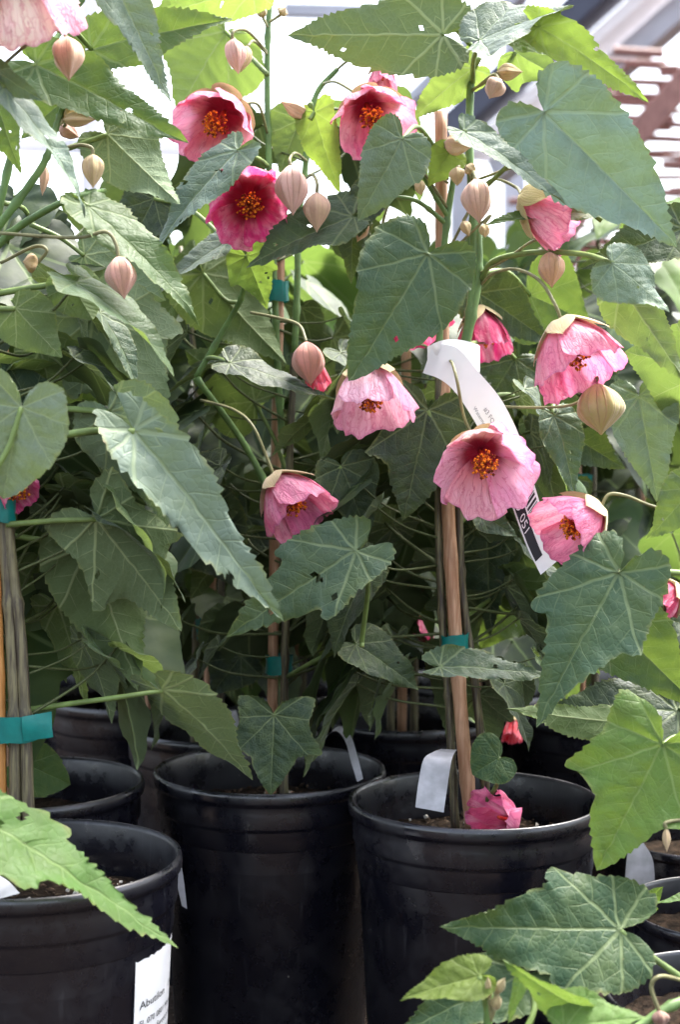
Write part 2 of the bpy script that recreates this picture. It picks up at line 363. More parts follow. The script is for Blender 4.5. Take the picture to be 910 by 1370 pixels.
def leaf_local(kind, w, fold=.12, curl=.12, wave=.02, puck=.018, droop=0., seed=0, res=110, rings=RINGS, twist=0.):
    rnd = random.Random(seed * 7 + 3)
    pts = [Vector((x * w / 2, y, 0)) for x, y in OUT[kind]]
    half = spline(pts, 10)
    ln = [0]
    for a, b in zip(half, half[1:]): ln.append(ln[-1] + (b - a).length)
    tot = ln[-1]
    ph = [rnd.uniform(0, 6.28) for _ in range(8)]
    def side(sgn):
        o = []; asym = rnd.uniform(.92, 1.08); ya = rnd.uniform(-.03, .03)
        teeth = rnd.randint(21, 29)
        for i in range(res + 1):
            s = tot * i / res; k = 0
            while k < len(ln) - 2 and ln[k + 1] < s: k += 1
            f = (s - ln[k]) / max(1e-6, ln[k + 1] - ln[k]); p = half[k].lerp(half[k + 1], f)
            t = (half[min(k + 1, len(half) - 1)] - half[max(k - 1, 0)]).normalized(); nn = Vector((t.y, -t.x, 0))
            q = i / res
            saw = ((q * teeth + .9 * math.sin(q * 9 + ph[0]) + .5 * math.sin(q * 23 + ph[5])) % 1.0)
            amp = .020 * min(1, q * 8) * min(1, (1 - q) * 10) * (1 + .5 * math.sin(q * 31 + ph[1]))
            p0 = p
            p = p + nn * (amp * (saw - .5)) + nn * (.012 * math.sin(q * 14 + ph[2] + sgn) * min(1, (1 - q) * 6) * min(1, q * 6))
            yy = ya * math.sin(q * 3.14) * min(1, abs(p.x) * 6)
            o.append((Vector((p0.x * sgn * asym, p0.y + yy, 0)), Vector((p.x * sgn * asym, p.y + yy, 0))))
        return o
    r_ = side(1); l_ = side(-1)
    ring = r_ + l_[::-1][1:-1]
    n = len(ring); V = []; F = []; rings = [0.] + list(rings)
    for q in rings:                                           # ribs run out from the midrib, teeth only on the margin
        for p0, p1 in ring:
            c = Vector((0, max(0., p0.y - .10) * .93 if p0.y < .95 else p0.y - (1 - p0.y) * .3 - .1395, 0)) if p0.y > .1 else Vector((0, 0, 0))
            c.y = min(c.y, max(0., p0.y)); V.append(c + ((p1 if q == 1. else p0) - c) * q)
    for i in range(len(rings) - 1):
        a = i * n; b = a + n
        for k in range(n):
            k2 = (k + 1) % n; F.append((a + k, b + k, b + k2, a + k2))
    uv = [(v.x, v.y) for v in V]
    off = Vector((seed * 1.7, seed * .9, 0))
    out = []
    for idx, v in enumerate(V):
        x, y = v.x, v.y; axx = abs(x)
        dm = axx if y > 0 else 9
        for a in VEINS[1:]:
            sa, ca = math.sin(R(a)), math.cos(R(a))
            if axx * sa + y * ca > 0: dm = min(dm, abs(axx * ca - y * sa))
        dm = min(dm, .12)
        z = fold * axx + curl * (y - y * y if y > 0 else y * .6) - droop * x * x * 2
        z += puck * min(1, w * 1.3) * (dm / .12) ** .7
        s = rings[idx // n]
        kq = 6.2832 * (idx % n) / n
        z += min(1, w * 1.3) * wave * (s ** 3 * math.sin(kq * 3 + ph[3]) + .45 * s ** 7 * math.sin(kq * 8 + ph[4]))
        z += .045 * mnoise.noise(Vector((x * 3, y * 3, 0)) + off) * s + .012 * mnoise.noise(Vector((x * 11, y * 11, 3)) + off)
        if twist: 
            a = twist * max(0, y); x, z = x * math.cos(a) - z * math.sin(a), x * math.sin(a) + z * math.cos(a)
        out.append(Vector((x, y, z)))
    RIMS[0] = [q for q in rings for _ in range(n)]
    return out, F, uv

# colour presets (upper side) and how much light shines through (alpha)
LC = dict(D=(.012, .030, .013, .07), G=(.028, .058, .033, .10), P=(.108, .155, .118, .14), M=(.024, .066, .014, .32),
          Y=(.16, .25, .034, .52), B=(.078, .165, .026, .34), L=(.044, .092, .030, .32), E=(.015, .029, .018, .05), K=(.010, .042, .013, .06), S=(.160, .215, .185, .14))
def jitter(c, rnd, v=.18):
    k = 1 + rnd.uniform(-v, v); return (c[0] * k * (1 + rnd.uniform(-.12, .12)), c[1] * k, c[2] * k * (1 + rnd.uniform(-.12, .12)), c[3])

class Plant:
    def __init__(s, root, d): s.root = root; s.d = d; s.paths = []; ORIG[root] = Vector(root.location)
    def stem(s, px, rad, mat, name='stem', sides=8):
        pts = [P(*(p if len(p) == 3 else (p[0], p[1], s.d))) for p in px]
        path = spline(pts, 8); s.paths.append(path)
        k = random.Random(len(s.paths))
        def rr(f, i):
            r = rad[0] + (rad[1] - rad[0]) * f
            return r * (1.28 if i % 11 == 5 else 1.) * (1 + .03 * math.sin(i * 1.7))
        return tube(name, path, rr, mat, s.root, sides)
    def near(s, p):
        best = None; bd = 9
        for path in s.paths:
            for q in path:
                dd = (q - p).length + max(0, q.z - p.z - .01) * 1.2
                if dd < bd: bd = dd; best = q
        return best
SEED = [0]
def leaf(pl, base, tip, w, roll=0., kind=0, col='D', d=None, dt=None, fold=.16, curl=.15, wave=.034, puck=.018, droop=0., pet=None, twist=None, pr=.0016):
    SEED[0] += 1; sd_ = SEED[0]; rnd = random.Random(sd_ * 13)
    if twist is None: twist = rnd.uniform(-.35, .35)
    d = pl.d if d is None else d; dt = d if dt is None else dt
    B = P(base[0], base[1], d); T = P(tip[0], tip[1], dt); ax = T - B; L = ax.length; a = ax / L
    v = (CAMP - (B + T) / 2).normalized(); n0 = (v - a * v.dot(a)).normalized(); s0 = a.cross(n0)
    n = n0 * math.cos(R(roll)) + s0 * math.sin(R(roll)); sx = a.cross(n)
    V, F, uv = leaf_local(kind, w, fold, curl, wave, puck, droop, sd_, twist=twist)
    if rnd.random() < .5:                                   # slug and caterpillar holes
        for _ in range(rnd.randint(1, 3)):
            hx, hy, hr = rnd.uniform(-.6, .6) * w / 2, rnd.uniform(.05, .7), rnd.uniform(.010, .024)
            F = [f for f in F if (uv[f[0]][0] - hx) ** 2 + (uv[f[0]][1] - hy) ** 2 > hr * hr]
    W_ = [(sx * p.x + a * p.y + n * p.z) * L for p in V]
    me = mesh('leaf', W_, F, M['leaf'], uv)
    me.attributes.new('rim', 'FLOAT', 'POINT').data.foreach_set('value', RIMS[0])
    o = link('leaf', me, pl.root, B)
    o.color = jitter(LC[col], rnd)
    if pet is None:
        q = pl.near(B); mid = B.lerp(q, .45) - n * .012 + Vector((0, 0, .012)); path = spline([B, mid, q], 7)
        if (B - q).length > .33: path = None
    elif pet == 0: path = None
    else:
        pp = [B] + [P(*(p if len(p) == 3 else (p[0], p[1], d))) for p in pet]; path = spline(pp, 7)
    if path: tube('petiole', path, (pr, pr * 1.3), M['petiole'], o, 6)
    return o

# ------------------------------------------------------------------ flowers and buds
PINK = (.93, .28, .44, 1); PALE = (.95, .48, .59, 1); HOT = (.88, .06, .27, 1); DEEP = (.70, .04, .15, 1)
def frame(axis):
    z = axis.normalized(); x = z.orthogonal().normalized(); return x, z.cross(x), z
def flower(pl, base, mouth, rpx, d, dm, col=PINK, stalk=None, spin=0., flare=1., cal=(.50, .40, .20, 1), calyx=.5, seed=None, parent=None, crush=0., stam=True, petals=5):
    SEED[0] += 1; sd_ = SEED[0] if seed is None else seed; rnd = random.Random(sd_ * 31)
    B = P(base[0], base[1], d); Mo = P(mouth[0], mouth[1], dm); ax = Mo - B; Ln = max(.028, ax.length); x, y, z = frame(ax)
    Rr = rpx / FPX * dm
    if spin:
        x, y = x * math.cos(spin) + y * math.sin(spin), y * math.cos(spin) - x * math.sin(spin)
    def prof(t): # bell: radius and height at t
        return Rr * (.13 + .80 * math.sin(min(t, 1) * math.pi / 2) ** (.85 / flare) + .10 * max(0, t - .75)), Ln * (t ** 1.12)
    # stamen column is the flower's own mesh
    cpath = [B + z * Ln * f for f in (0, .15, .3, .45, .58)]
    V, F, UV = tube_geo(cpath, (.0021, .0014), 7)
    tipc = B + z * Ln * .60
    AV = []; AF = []; DV = []; DF = []
    if stam:
        for k in range(120):
            dirv = Vector((rnd.gauss(0, 1), rnd.gauss(0, 1), rnd.gauss(.25, .9))).normalized()
            rr = rnd.uniform(.005, .0105); c = tipc + (x * dirv.x + y * dirv.y) * rr + z * dirv.z * rr * 1.05
            v0 = len(V); tv, tf, _ = tube_geo([tipc + (c - tipc) * .1, c], .00018, 3, False); UV += [(0, 0)] * len(tv)
            V += tv; F += [tuple(i + v0 for i in f) for f in tf]
            tgt, tfc = (DV, DF) if rnd.random() < .28 else (AV, AF); i0 = len(tgt); r = rnd.uniform(.0008, .0014)
            tgt += [c + Vector(q) * r for q in ((1, 0, 0), (-1, 0, 0), (0, 1, 0), (0, -1, 0), (0, 0, 1), (0, 0, -1))]
            tfc += [tuple(i0 + j for j in f) for f in ((0, 2, 4), (2, 1, 4), (1, 3, 4), (3, 0, 4), (2, 0, 5), (1, 2, 5), (3, 1, 5), (0, 3, 5))]
    par = (pl.root if pl is not None else None)
    fo = link('flower', mesh('flower', rel(V, B), F, M['filament'], UV), par, B) if par is not None else link('flower', mesh('flower', rel(V, B), F, M['filament'], UV), None, B)
    if stam:
        link('anthers', mesh('anthers', rel(AV, B), AF, M['anther']), fo, B)['kind'] = 'stuff'
        link('anthers', mesh('anthers', rel(DV, B), DF, M['pollen']), fo, B)['kind'] = 'stuff'
    NS, NT_ = 16, 14
    for k in range(petals):
        a0 = 2 * math.pi * k / 5 + rnd.uniform(-.06, .06); ex = rnd.uniform(.94, 1.07); tilt = rnd.uniform(-.05, .07)
        V = []; F = []; UV = []; off = Vector((sd_ * 3.1 + k * 7.7, 0, 0))
        for j in range(NT_ + 1):
            t = .04 + .96 * j / NT_
            for i in range(NS + 1):
                s = -1 + 2 * i / NS
                tt = t * (1 - .13 * s * s * (1 + .3 * s)) * ex - .03 * t ** 6 * math.exp(-(s * 5) ** 2)
                r, h = prof(tt)
                r += Rr * (.055 * s + tilt * t + .11 * t ** 2 * mnoise.noise(Vector((s * 2.2, t * 2, 1)) + off) + .05 * t ** 2 * mnoise.noise(Vector((s * 5, t * 3, 3)) + off) + .03 * t ** 2 * math.sin(s * 9 + k + sd_))
                h += Ln * (.05 * t * t * mnoise.noise(Vector((s * 2.5, t * 2, 5)) + off) + .022 * t ** 3 * math.sin(s * 13 + k * 2 + sd_))
                r *= (1 + .035 * math.cos(s * math.pi * 2) * t)
                if j == 0: r = .0018; h = 0.
                a = a0 + s * (.80 - .08 * t)
                p = B + (x * math.cos(a) + y * math.sin(a)) * r + z * h
                if crush: p += (x * mnoise.noise(Vector((s * 1.5, t * 2, 9)) + off) + y * mnoise.noise(Vector((s * 1.5, t * 2, 19)) + off)) * crush * t
                V.append(p); UV.append((s, t))
        for j in range(NT_):
            for i in range(NS):
                q = j * (NS + 1) + i; F.append((q, q + 1, q + NS + 2, q + NS + 1))
        po = link('petal', mesh('petal', rel(V, B), F, M['petal'], UV), fo, B)
        po.color = (min(1, col[0] * rnd.uniform(.95, 1.04)), col[1] * rnd.uniform(.8, 1.25), col[2] * rnd.uniform(.85, 1.15), 1)
    if calyx:
        V = []; F = []; UV = []; n1, n2 = 8, 9
        for k in range(5):
            a0 = 2 * math.pi * (k + .5) / 5; i0 = len(V); cl = calyx * rnd.uniform(.88, 1.1); lift = rnd.uniform(.0, .05)
            for j in range(n2 + 1):
                t = j / n2; wd = .66 * (1 if t < .35 else max(.03, (1 - ((t - .35) / .65) ** 1.5)))
                for i in range(n1 + 1):
                    s = -1 + 2 * i / n1; r, h = prof(t * cl)
                    r = r * 1.06 + .0018 + Rr * .04 * math.sin(t * 3) + Rr * lift * t * t * 2; h = h - .0022 * (1 - t) + .0006 * math.cos(s * 3)
                    if t == 0: r = .0022
                    a = a0 + s * wd
                    V.append(B + (x * math.cos(a) + y * math.sin(a)) * r + z * h); UV.append((s, t))
            for j in range(n2):
                for i in range(n1):
                    q = i0 + j * (n1 + 1) + i; F.append((q, q + n1 + 1, q + n1 + 2, q + 1))
        co = link('calyx', mesh('calyx', rel(V, B), F, M['calyx'], UV), fo, B); co.color = cal
    if stalk:
        path = spline([B - z * .001] + [P(*(p if len(p) == 3 else (p[0], p[1], d))) for p in stalk], 8)
        tube('stalk', path, (.0013, .0011), M['stalk'], fo, 6)
    return fo
def bud(pl, base, tip, wpx, d, col=(.60, .40, .28, 1), stalk=None, bulge=.42, red=False, ribs=5):
    SEED[0] += 1; rnd = random.Random(SEED[0] * 5)
    B = P(base[0], base[1], d); T = P(tip[0], tip[1], d - .004); x, y, z = frame(T - B); Ln = (T - B).length; r0 = wpx / 2 / FPX * d
    n, seg = 16, 50; V = []; F = []; UV = []; ph = rnd.uniform(0, 6)
    for j in range(n + 1):
        t = j / n
        f = math.sin(math.pi * t ** (math.log(.5) / math.log(bulge))) if t < 1 else 0
        f = max(f, 0) ** .75 if t < bulge else max(f, 0) ** 1.15
        if t == 0: f = .16
        if t == 1: f = .03
        for k in range(seg):
            a = 2 * math.pi * k / seg; c = math.cos(ribs * a + ph)
            rr = r0 * f * (1 + .07 * c + .11 * max(0, c) ** 6 - .05 * max(0, -c) ** 8 + .14 * mnoise.noise(Vector((math.cos(a) * 1.3, math.sin(a) * 1.3, t * 2.5 + SEED[0] * 1.7))))
            V.append(B + (x * math.cos(a) + y * math.sin(a)) * rr + z * Ln * t); UV.append((3. * k / seg, t))
    for j in range(n):
        for k in range(seg):
            k2 = (k + 1) % seg; F.append((j * seg + k, j * seg + k2, (j + 1) * seg + k2, (j + 1) * seg + k))
    F.append(tuple(range(seg))[::-1]); F.append(tuple(n * seg + k for k in range(seg)))
    bo = link('bud', mesh('bud', rel(V, B), F, M['bud'], UV), pl.root, B); bo.color = col
    if stalk:
        path = spline([B] + [P(*(p if len(p) == 3 else (p[0], p[1], d))) for p in stalk], 8)
        tube('stalk', path, (.0013, .0011), M['stalk'], bo, 6)
    return bo

# ------------------------------------------------------------------ setting: ground
gv = []; gf = []
g_o = link('ground', mesh('ground', [(-400, -20, 0), (400, -20, 0), (400, 1500, 0), (-400, 1500, 0)], [(0, 1, 2, 3)], M['ground'], smooth=False))
props(g_o, 'bare brown bark-covered ground under the pots', kind='structure')

# ------------------------------------------------------------------ pots
POT_H, POT_R = .235, .097
def pot_profile(Rr, H):
    p = [(.0, .0), (Rr * .80, .0), (Rr * .815, .004), (Rr * .915, H * .785), (Rr * .918, H * .789), (Rr * .936, H * .797), (Rr * .940, H * .80), (Rr * .944, H * .86), (Rr * .947, H * .866), (Rr * .963, H * .873),
         (Rr * .966, H * .877), (Rr * .970, H * .925), (Rr * .966, H * .945), (Rr * .975, H * .953), (Rr * .994, H * .958), (Rr * 1.0, H * .968), (Rr * 1.0, H * .985), (Rr * .992, H * .997), (Rr * .980, H), (Rr * .966, H * .998), (Rr * .955, H * .985),
         (Rr * .945, H * .90), (Rr * .94, H * .82), (Rr * .90, H * .70), (Rr * .88, H * .60)]
    return p
POTS = {}
def soil_disc(Rr, z, seed):
    V = [(0, 0, z)]; F = []; n, m = 40, 12
    for i in range(1, m + 1):
        for k in range(n):
            a = 2 * math.pi * k / n; r = Rr * i / m; px, py = r * math.cos(a), r * math.sin(a)
            V.append((px, py, z + .006 * mnoise.noise(Vector((px * 40 + seed, py * 40, 0))) + .004 * mnoise.noise(Vector((px * 140, py * 140 + seed, 0)))))
    for k in range(n): F.append((0, 1 + k, 1 + (k + 1) % n))
    for i in range(m - 1):
        for k in range(n):
            a = 1 + i * n; F.append((a + k, a + n + k, a + n + (k + 1) % n, a + (k + 1) % n))
    return V, F
pot_mesh = {}
def pot(loc, label, group=None, Rr=POT_R, H=POT_H, rz=0., detail=False):
    key = (Rr, H)
    if key not in pot_mesh:
        V, F, UV = lathe_geo(pot_profile(Rr, H), 96); pot_mesh[key] = mesh('nursery_pot', V, F, M['pot'], UV)
        V, F = soil_disc(Rr * .945, H * .84, 3.); pot_mesh[key, 's'] = mesh('soil', V, F, M['soil'])
    o = link('nursery_pot', pot_mesh[key], None, loc); props(o, label, 'plant pot', group)
    s = link('soil', pot_mesh[key, 's'], o, loc)
    if detail:
        rnd = random.Random(int(loc[0] * 1000)); V = []; F = []; PV = []; PF = []
        for k in range(260):
            a = rnd.uniform(0, 6.28); r = Rr * .9 * math.sqrt(rnd.random()); c = Vector((r * math.cos(a), r * math.sin(a), H * .84 + rnd.uniform(.0, .004)))
            per = rnd.random() < .25; sz = rnd.uniform(.0012, .0028) if per else rnd.uniform(.001, .004)
            tv, tf = (PV, PF) if per else (V, F); i0 = len(tv)
            e = Vector((rnd.uniform(-1, 1), rnd.uniform(-1, 1), rnd.uniform(-.4, .4))).normalized(); f = e.orthogonal().normalized(); g = e.cross(f)
            k2 = .35 if not per else .8
            tv += [c + e * sz, c - e * sz, c + f * sz * k2, c - f * sz * k2, c + g * sz * k2, c - g * sz * k2]
            tf += [tuple(i0 + j for j in q) for q in ((0, 2, 4), (2, 1, 4), (1, 3, 4), (3, 0, 4), (2, 0, 5), (1, 2, 5), (3, 1, 5), (0, 3, 5))]
        link('soil_chips', mesh('soil_chips', V, F, M['bark'], smooth=False), o, loc)['kind'] = 'stuff'
        link('perlite_grains', mesh('perlite_grains', PV, PF, M['perlite'], smooth=False), o, loc)['kind'] = 'stuff'
    return o
def at(xpx, d, z=0.):
    """spot on the ground under image column xpx at view distance d"""
    # distance along the ground for view depth d at height z
    yy = (d - (CAM_Z - z) * math.sin(PITCH)) / math.cos(PITCH)
    return Vector(((xpx - 455) / FPX * d, yy, z))
rimz = POT_H
def pat(xpx, d): v = at(xpx, d, rimz); return Vector((v.x, v.y, 0))
LA, LB, LC_, LD, LE, LF = pat(46, .985), pat(361, 1.25), pat(635, 1.145), pat(30, 1.20), pat(303, 1.445), pat(548, 1.50)
potA = pot(LA, 'black nursery pot with a white barcode label wrapped on its side', rz=0, detail=True)
potB = pot(LB, 'black nursery pot between the labelled pot and the pot with fallen pink bloom', detail=True)
potC = pot(LC_, 'black nursery pot holding a fallen pink flower on its soil', detail=True)
GP = 'black pots in the rows behind'
LBK = 'black nursery pot standing in the shaded rows behind the front pots'
back_pots = [LD, LE, LF]
back_pots += [pat(806, 1.52), pat(180, 1.61), pat(400, 1.68), pat(640, 1.72), pat(880, 1.70), pat(40, 1.72)]
rr_ = random.Random(5)
for row, d in enumerate((1.98, 2.30, 2.70, 3.15)):
    half = 455 / FPX * d + .12; nn = int(2 * half / .24)
    for k in range(nn + 1):
        xx = -half + 2 * half * k / nn + rr_.uniform(-.02, .02) + (row % 2) * .08
        back_pots.append(Vector((xx, d + rr_.uniform(-.02, .02), 0)))
OWN = ['black nursery pot directly behind the pot with the barcode label', 'black nursery pot directly behind the thin bamboo stake',
       'black nursery pot behind the thick bamboo stake and the bent white tag', 'black nursery pot behind the dark leaf over the fallen-bloom pot']
for i, l in enumerate(back_pots): pot(l, OWN[i] if i < 4 else LBK, GP)
SH = .17
LI, LJ, LK = at(985, .915, SH), at(985, 1.085, SH), at(935, 1.29, SH)
for l in (LI, LJ, LK): l.z = 0
GS = 'small pots beside the fallen bloom pot'
for l in (LI, LJ, LK): pot(l, 'small black nursery pot standing lower, on the far side of the fallen-bloom pot', GS, .08, SH)
#PLANTS
# ------------------------------------------------------------------ the three front plants
soilz = POT_H * .84
def soil_px(l): return Vector((l.x, l.y, soilz))
A = Plant(empty('abutilon_plant', soil_px(LA), label='abutilon with two woody stems growing in the pot with the barcode label', cat='plant', group='flowering abutilons in front'), .985)
Bp = Plant(empty('abutilon_plant', soil_px(LB), label='abutilon with a hot pink open flower, staked in the pot between the front two', cat='plant', group='flowering abutilons in front'), 1.235)
Cp = Plant(empty('abutilon_plant', soil_px(LC_), label='abutilon carrying a long white barcode tag and several pale pink bells', cat='plant', group='flowering abutilons in front'), 1.15)

A.stem([(22, 1192), (20, 1080), (19, 960), (14, 850), (6, 740), (0, 660), (-8, 560), (-14, 440), (-12, 330)], (.0044, .0032), M['woodstem'])
A.stem([(40, 1190), (37, 1080), (33, 960), (27, 850), (14, 740), (6, 640), (-2, 540), (-20, 420)], (.0044, .0032), M['woodstem'])
A.stem([(-12, 335), (30, 300), (95, 265, .97), (140, 255, 1.0)], (.0030, .0016), M['greenstem'], 'branch')
A.stem([(-14, 318), (40, 246), (62, 210), (76, 165), (84, 142)], (.0030, .0018), M['greenstem'], 'branch')
A.stem([(-12, 380), (-10, 200, .95), (-8, 90, .92), (0, 40, .90)], (.0030, .0018), M['greenstem'], 'branch')
A.stem([(-12, 330, 1.0), (20, 180, 1.0), (40, 100, 1.0), (90, 30, 1.02), (140, -50, 1.02)], (.0026, .0016), M['greenstem'], 'branch')
Bp.stem([(380, 1078), (380, 980), (381, 880), (385, 740), (388, 600), (394, 470)], (.0036, .0028), M['woodstem'])
Bp.stem([(394, 472), (398, 380), (399, 300), (408, 230), (412, 180), (424, 125), (452, 92)], (.0028, .0022), M['greenstem'])
Bp.stem([(378, 600, 1.24), (372, 500, 1.24), (369, 430, 1.24), (365, 340, 1.238), (361, 250), (358, 150), (358, 60), (362, -20)], (.0030, .0024), M['greenstem'])
Bp.stem([(262, 505, 1.19), (300, 440, 1.19), (322, 400, 1.18), (328, 370, 1.17), (320, 340, 1.16)], (.0024, .0020), M['greenstem'], 'branch')
Bp.stem([(380, 700, 1.21), (330, 600, 1.21), (262, 505, 1.19)], (.0028, .0026), M['greenstem'], 'branch')
Cp.stem([(610, 1112), (604, 1000), (600, 930), (594, 860), (588, 740), (586, 600), (588, 480)], (.0034, .0028), M['woodstem'])
Cp.stem([(588, 484), (590, 390), (598, 300), (610, 220)], (.0028, .0024), M['greenstem'])
Cp.stem([(655, 1108, 1.16), (645, 1000), (634, 900), (620, 800), (615, 700), (616, 560), (622, 460)], (.0034, .0030), M['woodstem'])
Cp.stem([(622, 464), (632, 390), (634, 300), (628, 190), (630, 120), (634, 60)], (.0034, .0030), M['greenstem'])
Cp.stem([(622, 470), (636, 400), (641, 360), (640, 310), (636, 262)], (.0036, .0026), M['greenstem'], 'branch')

def stake(px, rad, mat, label, group, sides=10, nodes=11):
    pts = spline([P(*p) for p in px], 10)
    def rr(f, i): return rad * (1.13 if i % nodes == 6 else (1.04 if i % nodes in (5, 7) else 1.)) * (1 - .1 * f)
    o = tube('bamboo_stake', pts, rr, mat, None, sides); return props(o, label, 'stake', group)
stake([(-2, 1192, .985), (-1, 1000, .985), (-4, 860, .985), (-10, 700, .985)], .0046, M['orange'], 'orange painted bamboo stake in the pot with the barcode label', None)
stake([(362, 1070, 1.25), (365, 900, 1.25), (369, 620, 1.25), (373, 400, 1.25), (378, 250, 1.25)], .0046, M['bamboo'], 'thin bamboo stake behind the hot pink flower', None)
stake([(632, 1108, 1.14), (621, 1000, 1.14), (611, 870, 1.142), (602, 720, 1.145), (595, 560, 1.15), (592, 400, 1.16), (590, 150, 1.16)], .0056, M['bamboo'], 'thick bamboo stake behind the long white tag', None)

def tape(cx, cy, d, wpx, hpx, label, group, flap=None, tilt=0.):
    """band wound round stake and stem, with an optional free end sticking out sideways"""
    c = P(cx, cy, d); rx = wpx / 2 / FPX * d; ry = max(.0092, rx * .7); h = hpx / FPX * d
    V = []; F = []; n = 28; rnd = random.Random(int(cx * 7 + cy))
    turns = 1.2
    for k in range(n + 1):
        a = -2.2 + 2 * math.pi * turns * k / n; g = 1 + .05 * k / n
        x, y = rx * g * math.cos(a), ry * g * math.sin(a); dz = tilt * x + .0006 * math.sin(k)
        for f in (0, .33, .66, 1.): V.append(c + Vector((x * (1 + .03 * math.sin(f * 6 + k)), y, (f - .5) * h + dz)))
    if flap:
        for j in range(1, 5):
            f0 = j / 4; q = P(cx + wpx / 2 + flap * f0, cy - 2 * f0 * 2, d - .012 + .006 * f0)
            q0 = P(cx + wpx * .1, cy, d) + Vector((0, -ry * 1.12, 0))
            p = q0.lerp(P(cx + wpx / 2 + flap, cy - 4, d - .006), f0)
            for f in (0, .33, .66, 1.): V.append(p + Vector((.0012 * math.sin(f * 17) * (j == 4), .001 * math.sin(f * 5 + j), (f - .5) * h)))
    m = len(V) // 4
    for i in range(m - 1):
        if flap and i == n: continue
        for k in range(3): F.append((i * 4 + k, i * 4 + k + 1, (i + 1) * 4 + k + 1, (i + 1) * 4 + k))
    o = link('plant_tape', mesh('plant_tape', rel(V, c), F, M['tape'], smooth=True), None, c); return props(o, label, 'tape', group)
tape(14, 973, .985, 70, 34, 'teal plant tape with a loose torn end round the woody stems', None, flap=22)
tape(2, 683, .985, 36, 30, 'teal plant tape high on the woody stems above the orange stake', None)
tape(374, 889, 1.242, 36, 25, 'teal plant tape low on the thin bamboo stake', None)
tape(366, 390, 1.242, 40, 27, 'teal plant tape just below the hot pink flower', None, flap=-40)
tape(609, 862, 1.144, 36, 27, 'teal plant tape round the thick bamboo stake', None, tilt=.1)

# --- leaves of plant A (pot with label)
L = leaf
L(A, (118, 276), (271, 431), .42, -52, 4, 'L', d=.97, curl=.1, fold=.1, pet=[(95, 265)])
L(A, (6, 118), (120, 288), .42, -60, 4, 'P', d=.90, dt=.93, pet=[(-10, 105)], fold=.05)
L(A, (140, -46), (229, 139), .40, -30, 4, 'P', d=.95, dt=.97, pet=0, curl=.05)
L(A, (48, 86), (251, 196), .42, -20, 5, 'M', d=.99, pet=[(20, 100), (-6, 130)], curl=.1)
L(A, (122, 66), (313, 26), .42, -25, 5, 'M', d=1.06, pet=[(90, 30, 1.02)])
L(A, (302, 42), (238, 152), 1.25, 165, 0, 'Y', d=1.26, dt=1.24, pet=[(358, 100, 1.21)])
L(A, (338, -14), (208, 22), .62, 150, 0, 'Y', d=1.16, pet=0)
L(A, (143, 180), (241, 273), .72, 168, 5, 'P', d=1.0, curl=.05, pet=[(110, 192), (70, 205)])
L(A, (88, 132), (28, 186), 1.0, 20, 0, 'M', d=1.05)
L(A, (-4, 138), (28, 233), .62, 20, 0, 'M', d=.97)
L(A, (-6, 94), (58, 135), .55, 35, 4, 'P', d=.90, pet=0)
L(A, (125, 425), (228, 580), .98, 172, 1, 'P', d=1.06, puck=.03, pet=[(90, 410), (40, 400), (-10, 410)])
L(A, (112, 342), (222, 402), .90, 170, 0, 'P', d=1.10, puck=.03, pet=[(80, 318), (40, 300)])
L(A, (96, 378), (124, 428), 1.35, 160, 3, 'L', d=.98, pet=[(60, 382), (-12, 394)], pr=.0018)
L(A, (20, 413), (83, 479), 1.0, 175, 0, 'L', d=.96, pet=[(-12, 413)])
L(A, (46, 318), (82, 556), .52, 12, 0, 'E', d=1.16, curl=.05)
L(A, (133, 418), (188, 540), .40, -62, 4, 'G', d=1.0, curl=.25, pet=0)
L(A, (28, 545), (4, 668), 1.15, 12, 3, 'P', d=.88, dt=.89, pet=[(10, 600), (-15, 640)])
L(A, (180, 577), (377, 834), .29, -18, 5, 'P', d=.93, dt=.94, fold=.28, curl=.10, wave=.035, pet=[(120, 577, .93), (60, 590, .95), (-4, 620, .98)], pr=.0022)
L(A, (145, 552), (226, 705), .86, 205, 0, 'P', d=.98, puck=.03, pet=[(100, 548), (40, 546), (-8, 560)], pr=.002)
L(A, (108, 652), (205, 712), 1.35, 8, 0, 'E', d=1.15, pet=0)
L(A, (128, 695), (243, 845), .86, 192, 2, 'G', d=.98, puck=.03, pet=[(70, 697), (8, 702)], pr=.0017)
L(A, (119, 728), (184, 924), .72, 175, 0, 'M', d=1.01, puck=.03, pet=[(70, 724), (10, 716)], pr=.0017)
L(A, (10, 640), (87, 914), .58, 178, 0, 'L', d=1.09)
L(A, (217, 924), (338, 1046), .46, 228, 5, 'G', d=1.0, dt=1.06, fold=.2, pet=[(150, 934, .99), (90, 942), (34, 950)], pr=.0017)
L(A, (-62, 1072), (238, 1269), .34, -42, 1, 'B', d=.86, dt=.87, fold=.05, curl=.06, wave=.018, twist=0., pet=[(-80, 1100, .9), (-30, 1150, .96), (20, 1180, .985)])
L(A, (-14, 1120), (9, 1058), .5, 0, 4, 'B', d=.93, pet=[(0, 1160, .96)])
L(A, (34, 1022), (94, 1050), 1.15, 10, 3, 'M', d=1.12, pet=[(30, 1010, 1.10)])
L(A, (40, 545), (0, 470), .9, 20, 0, 'G', d=1.05, pet=0)

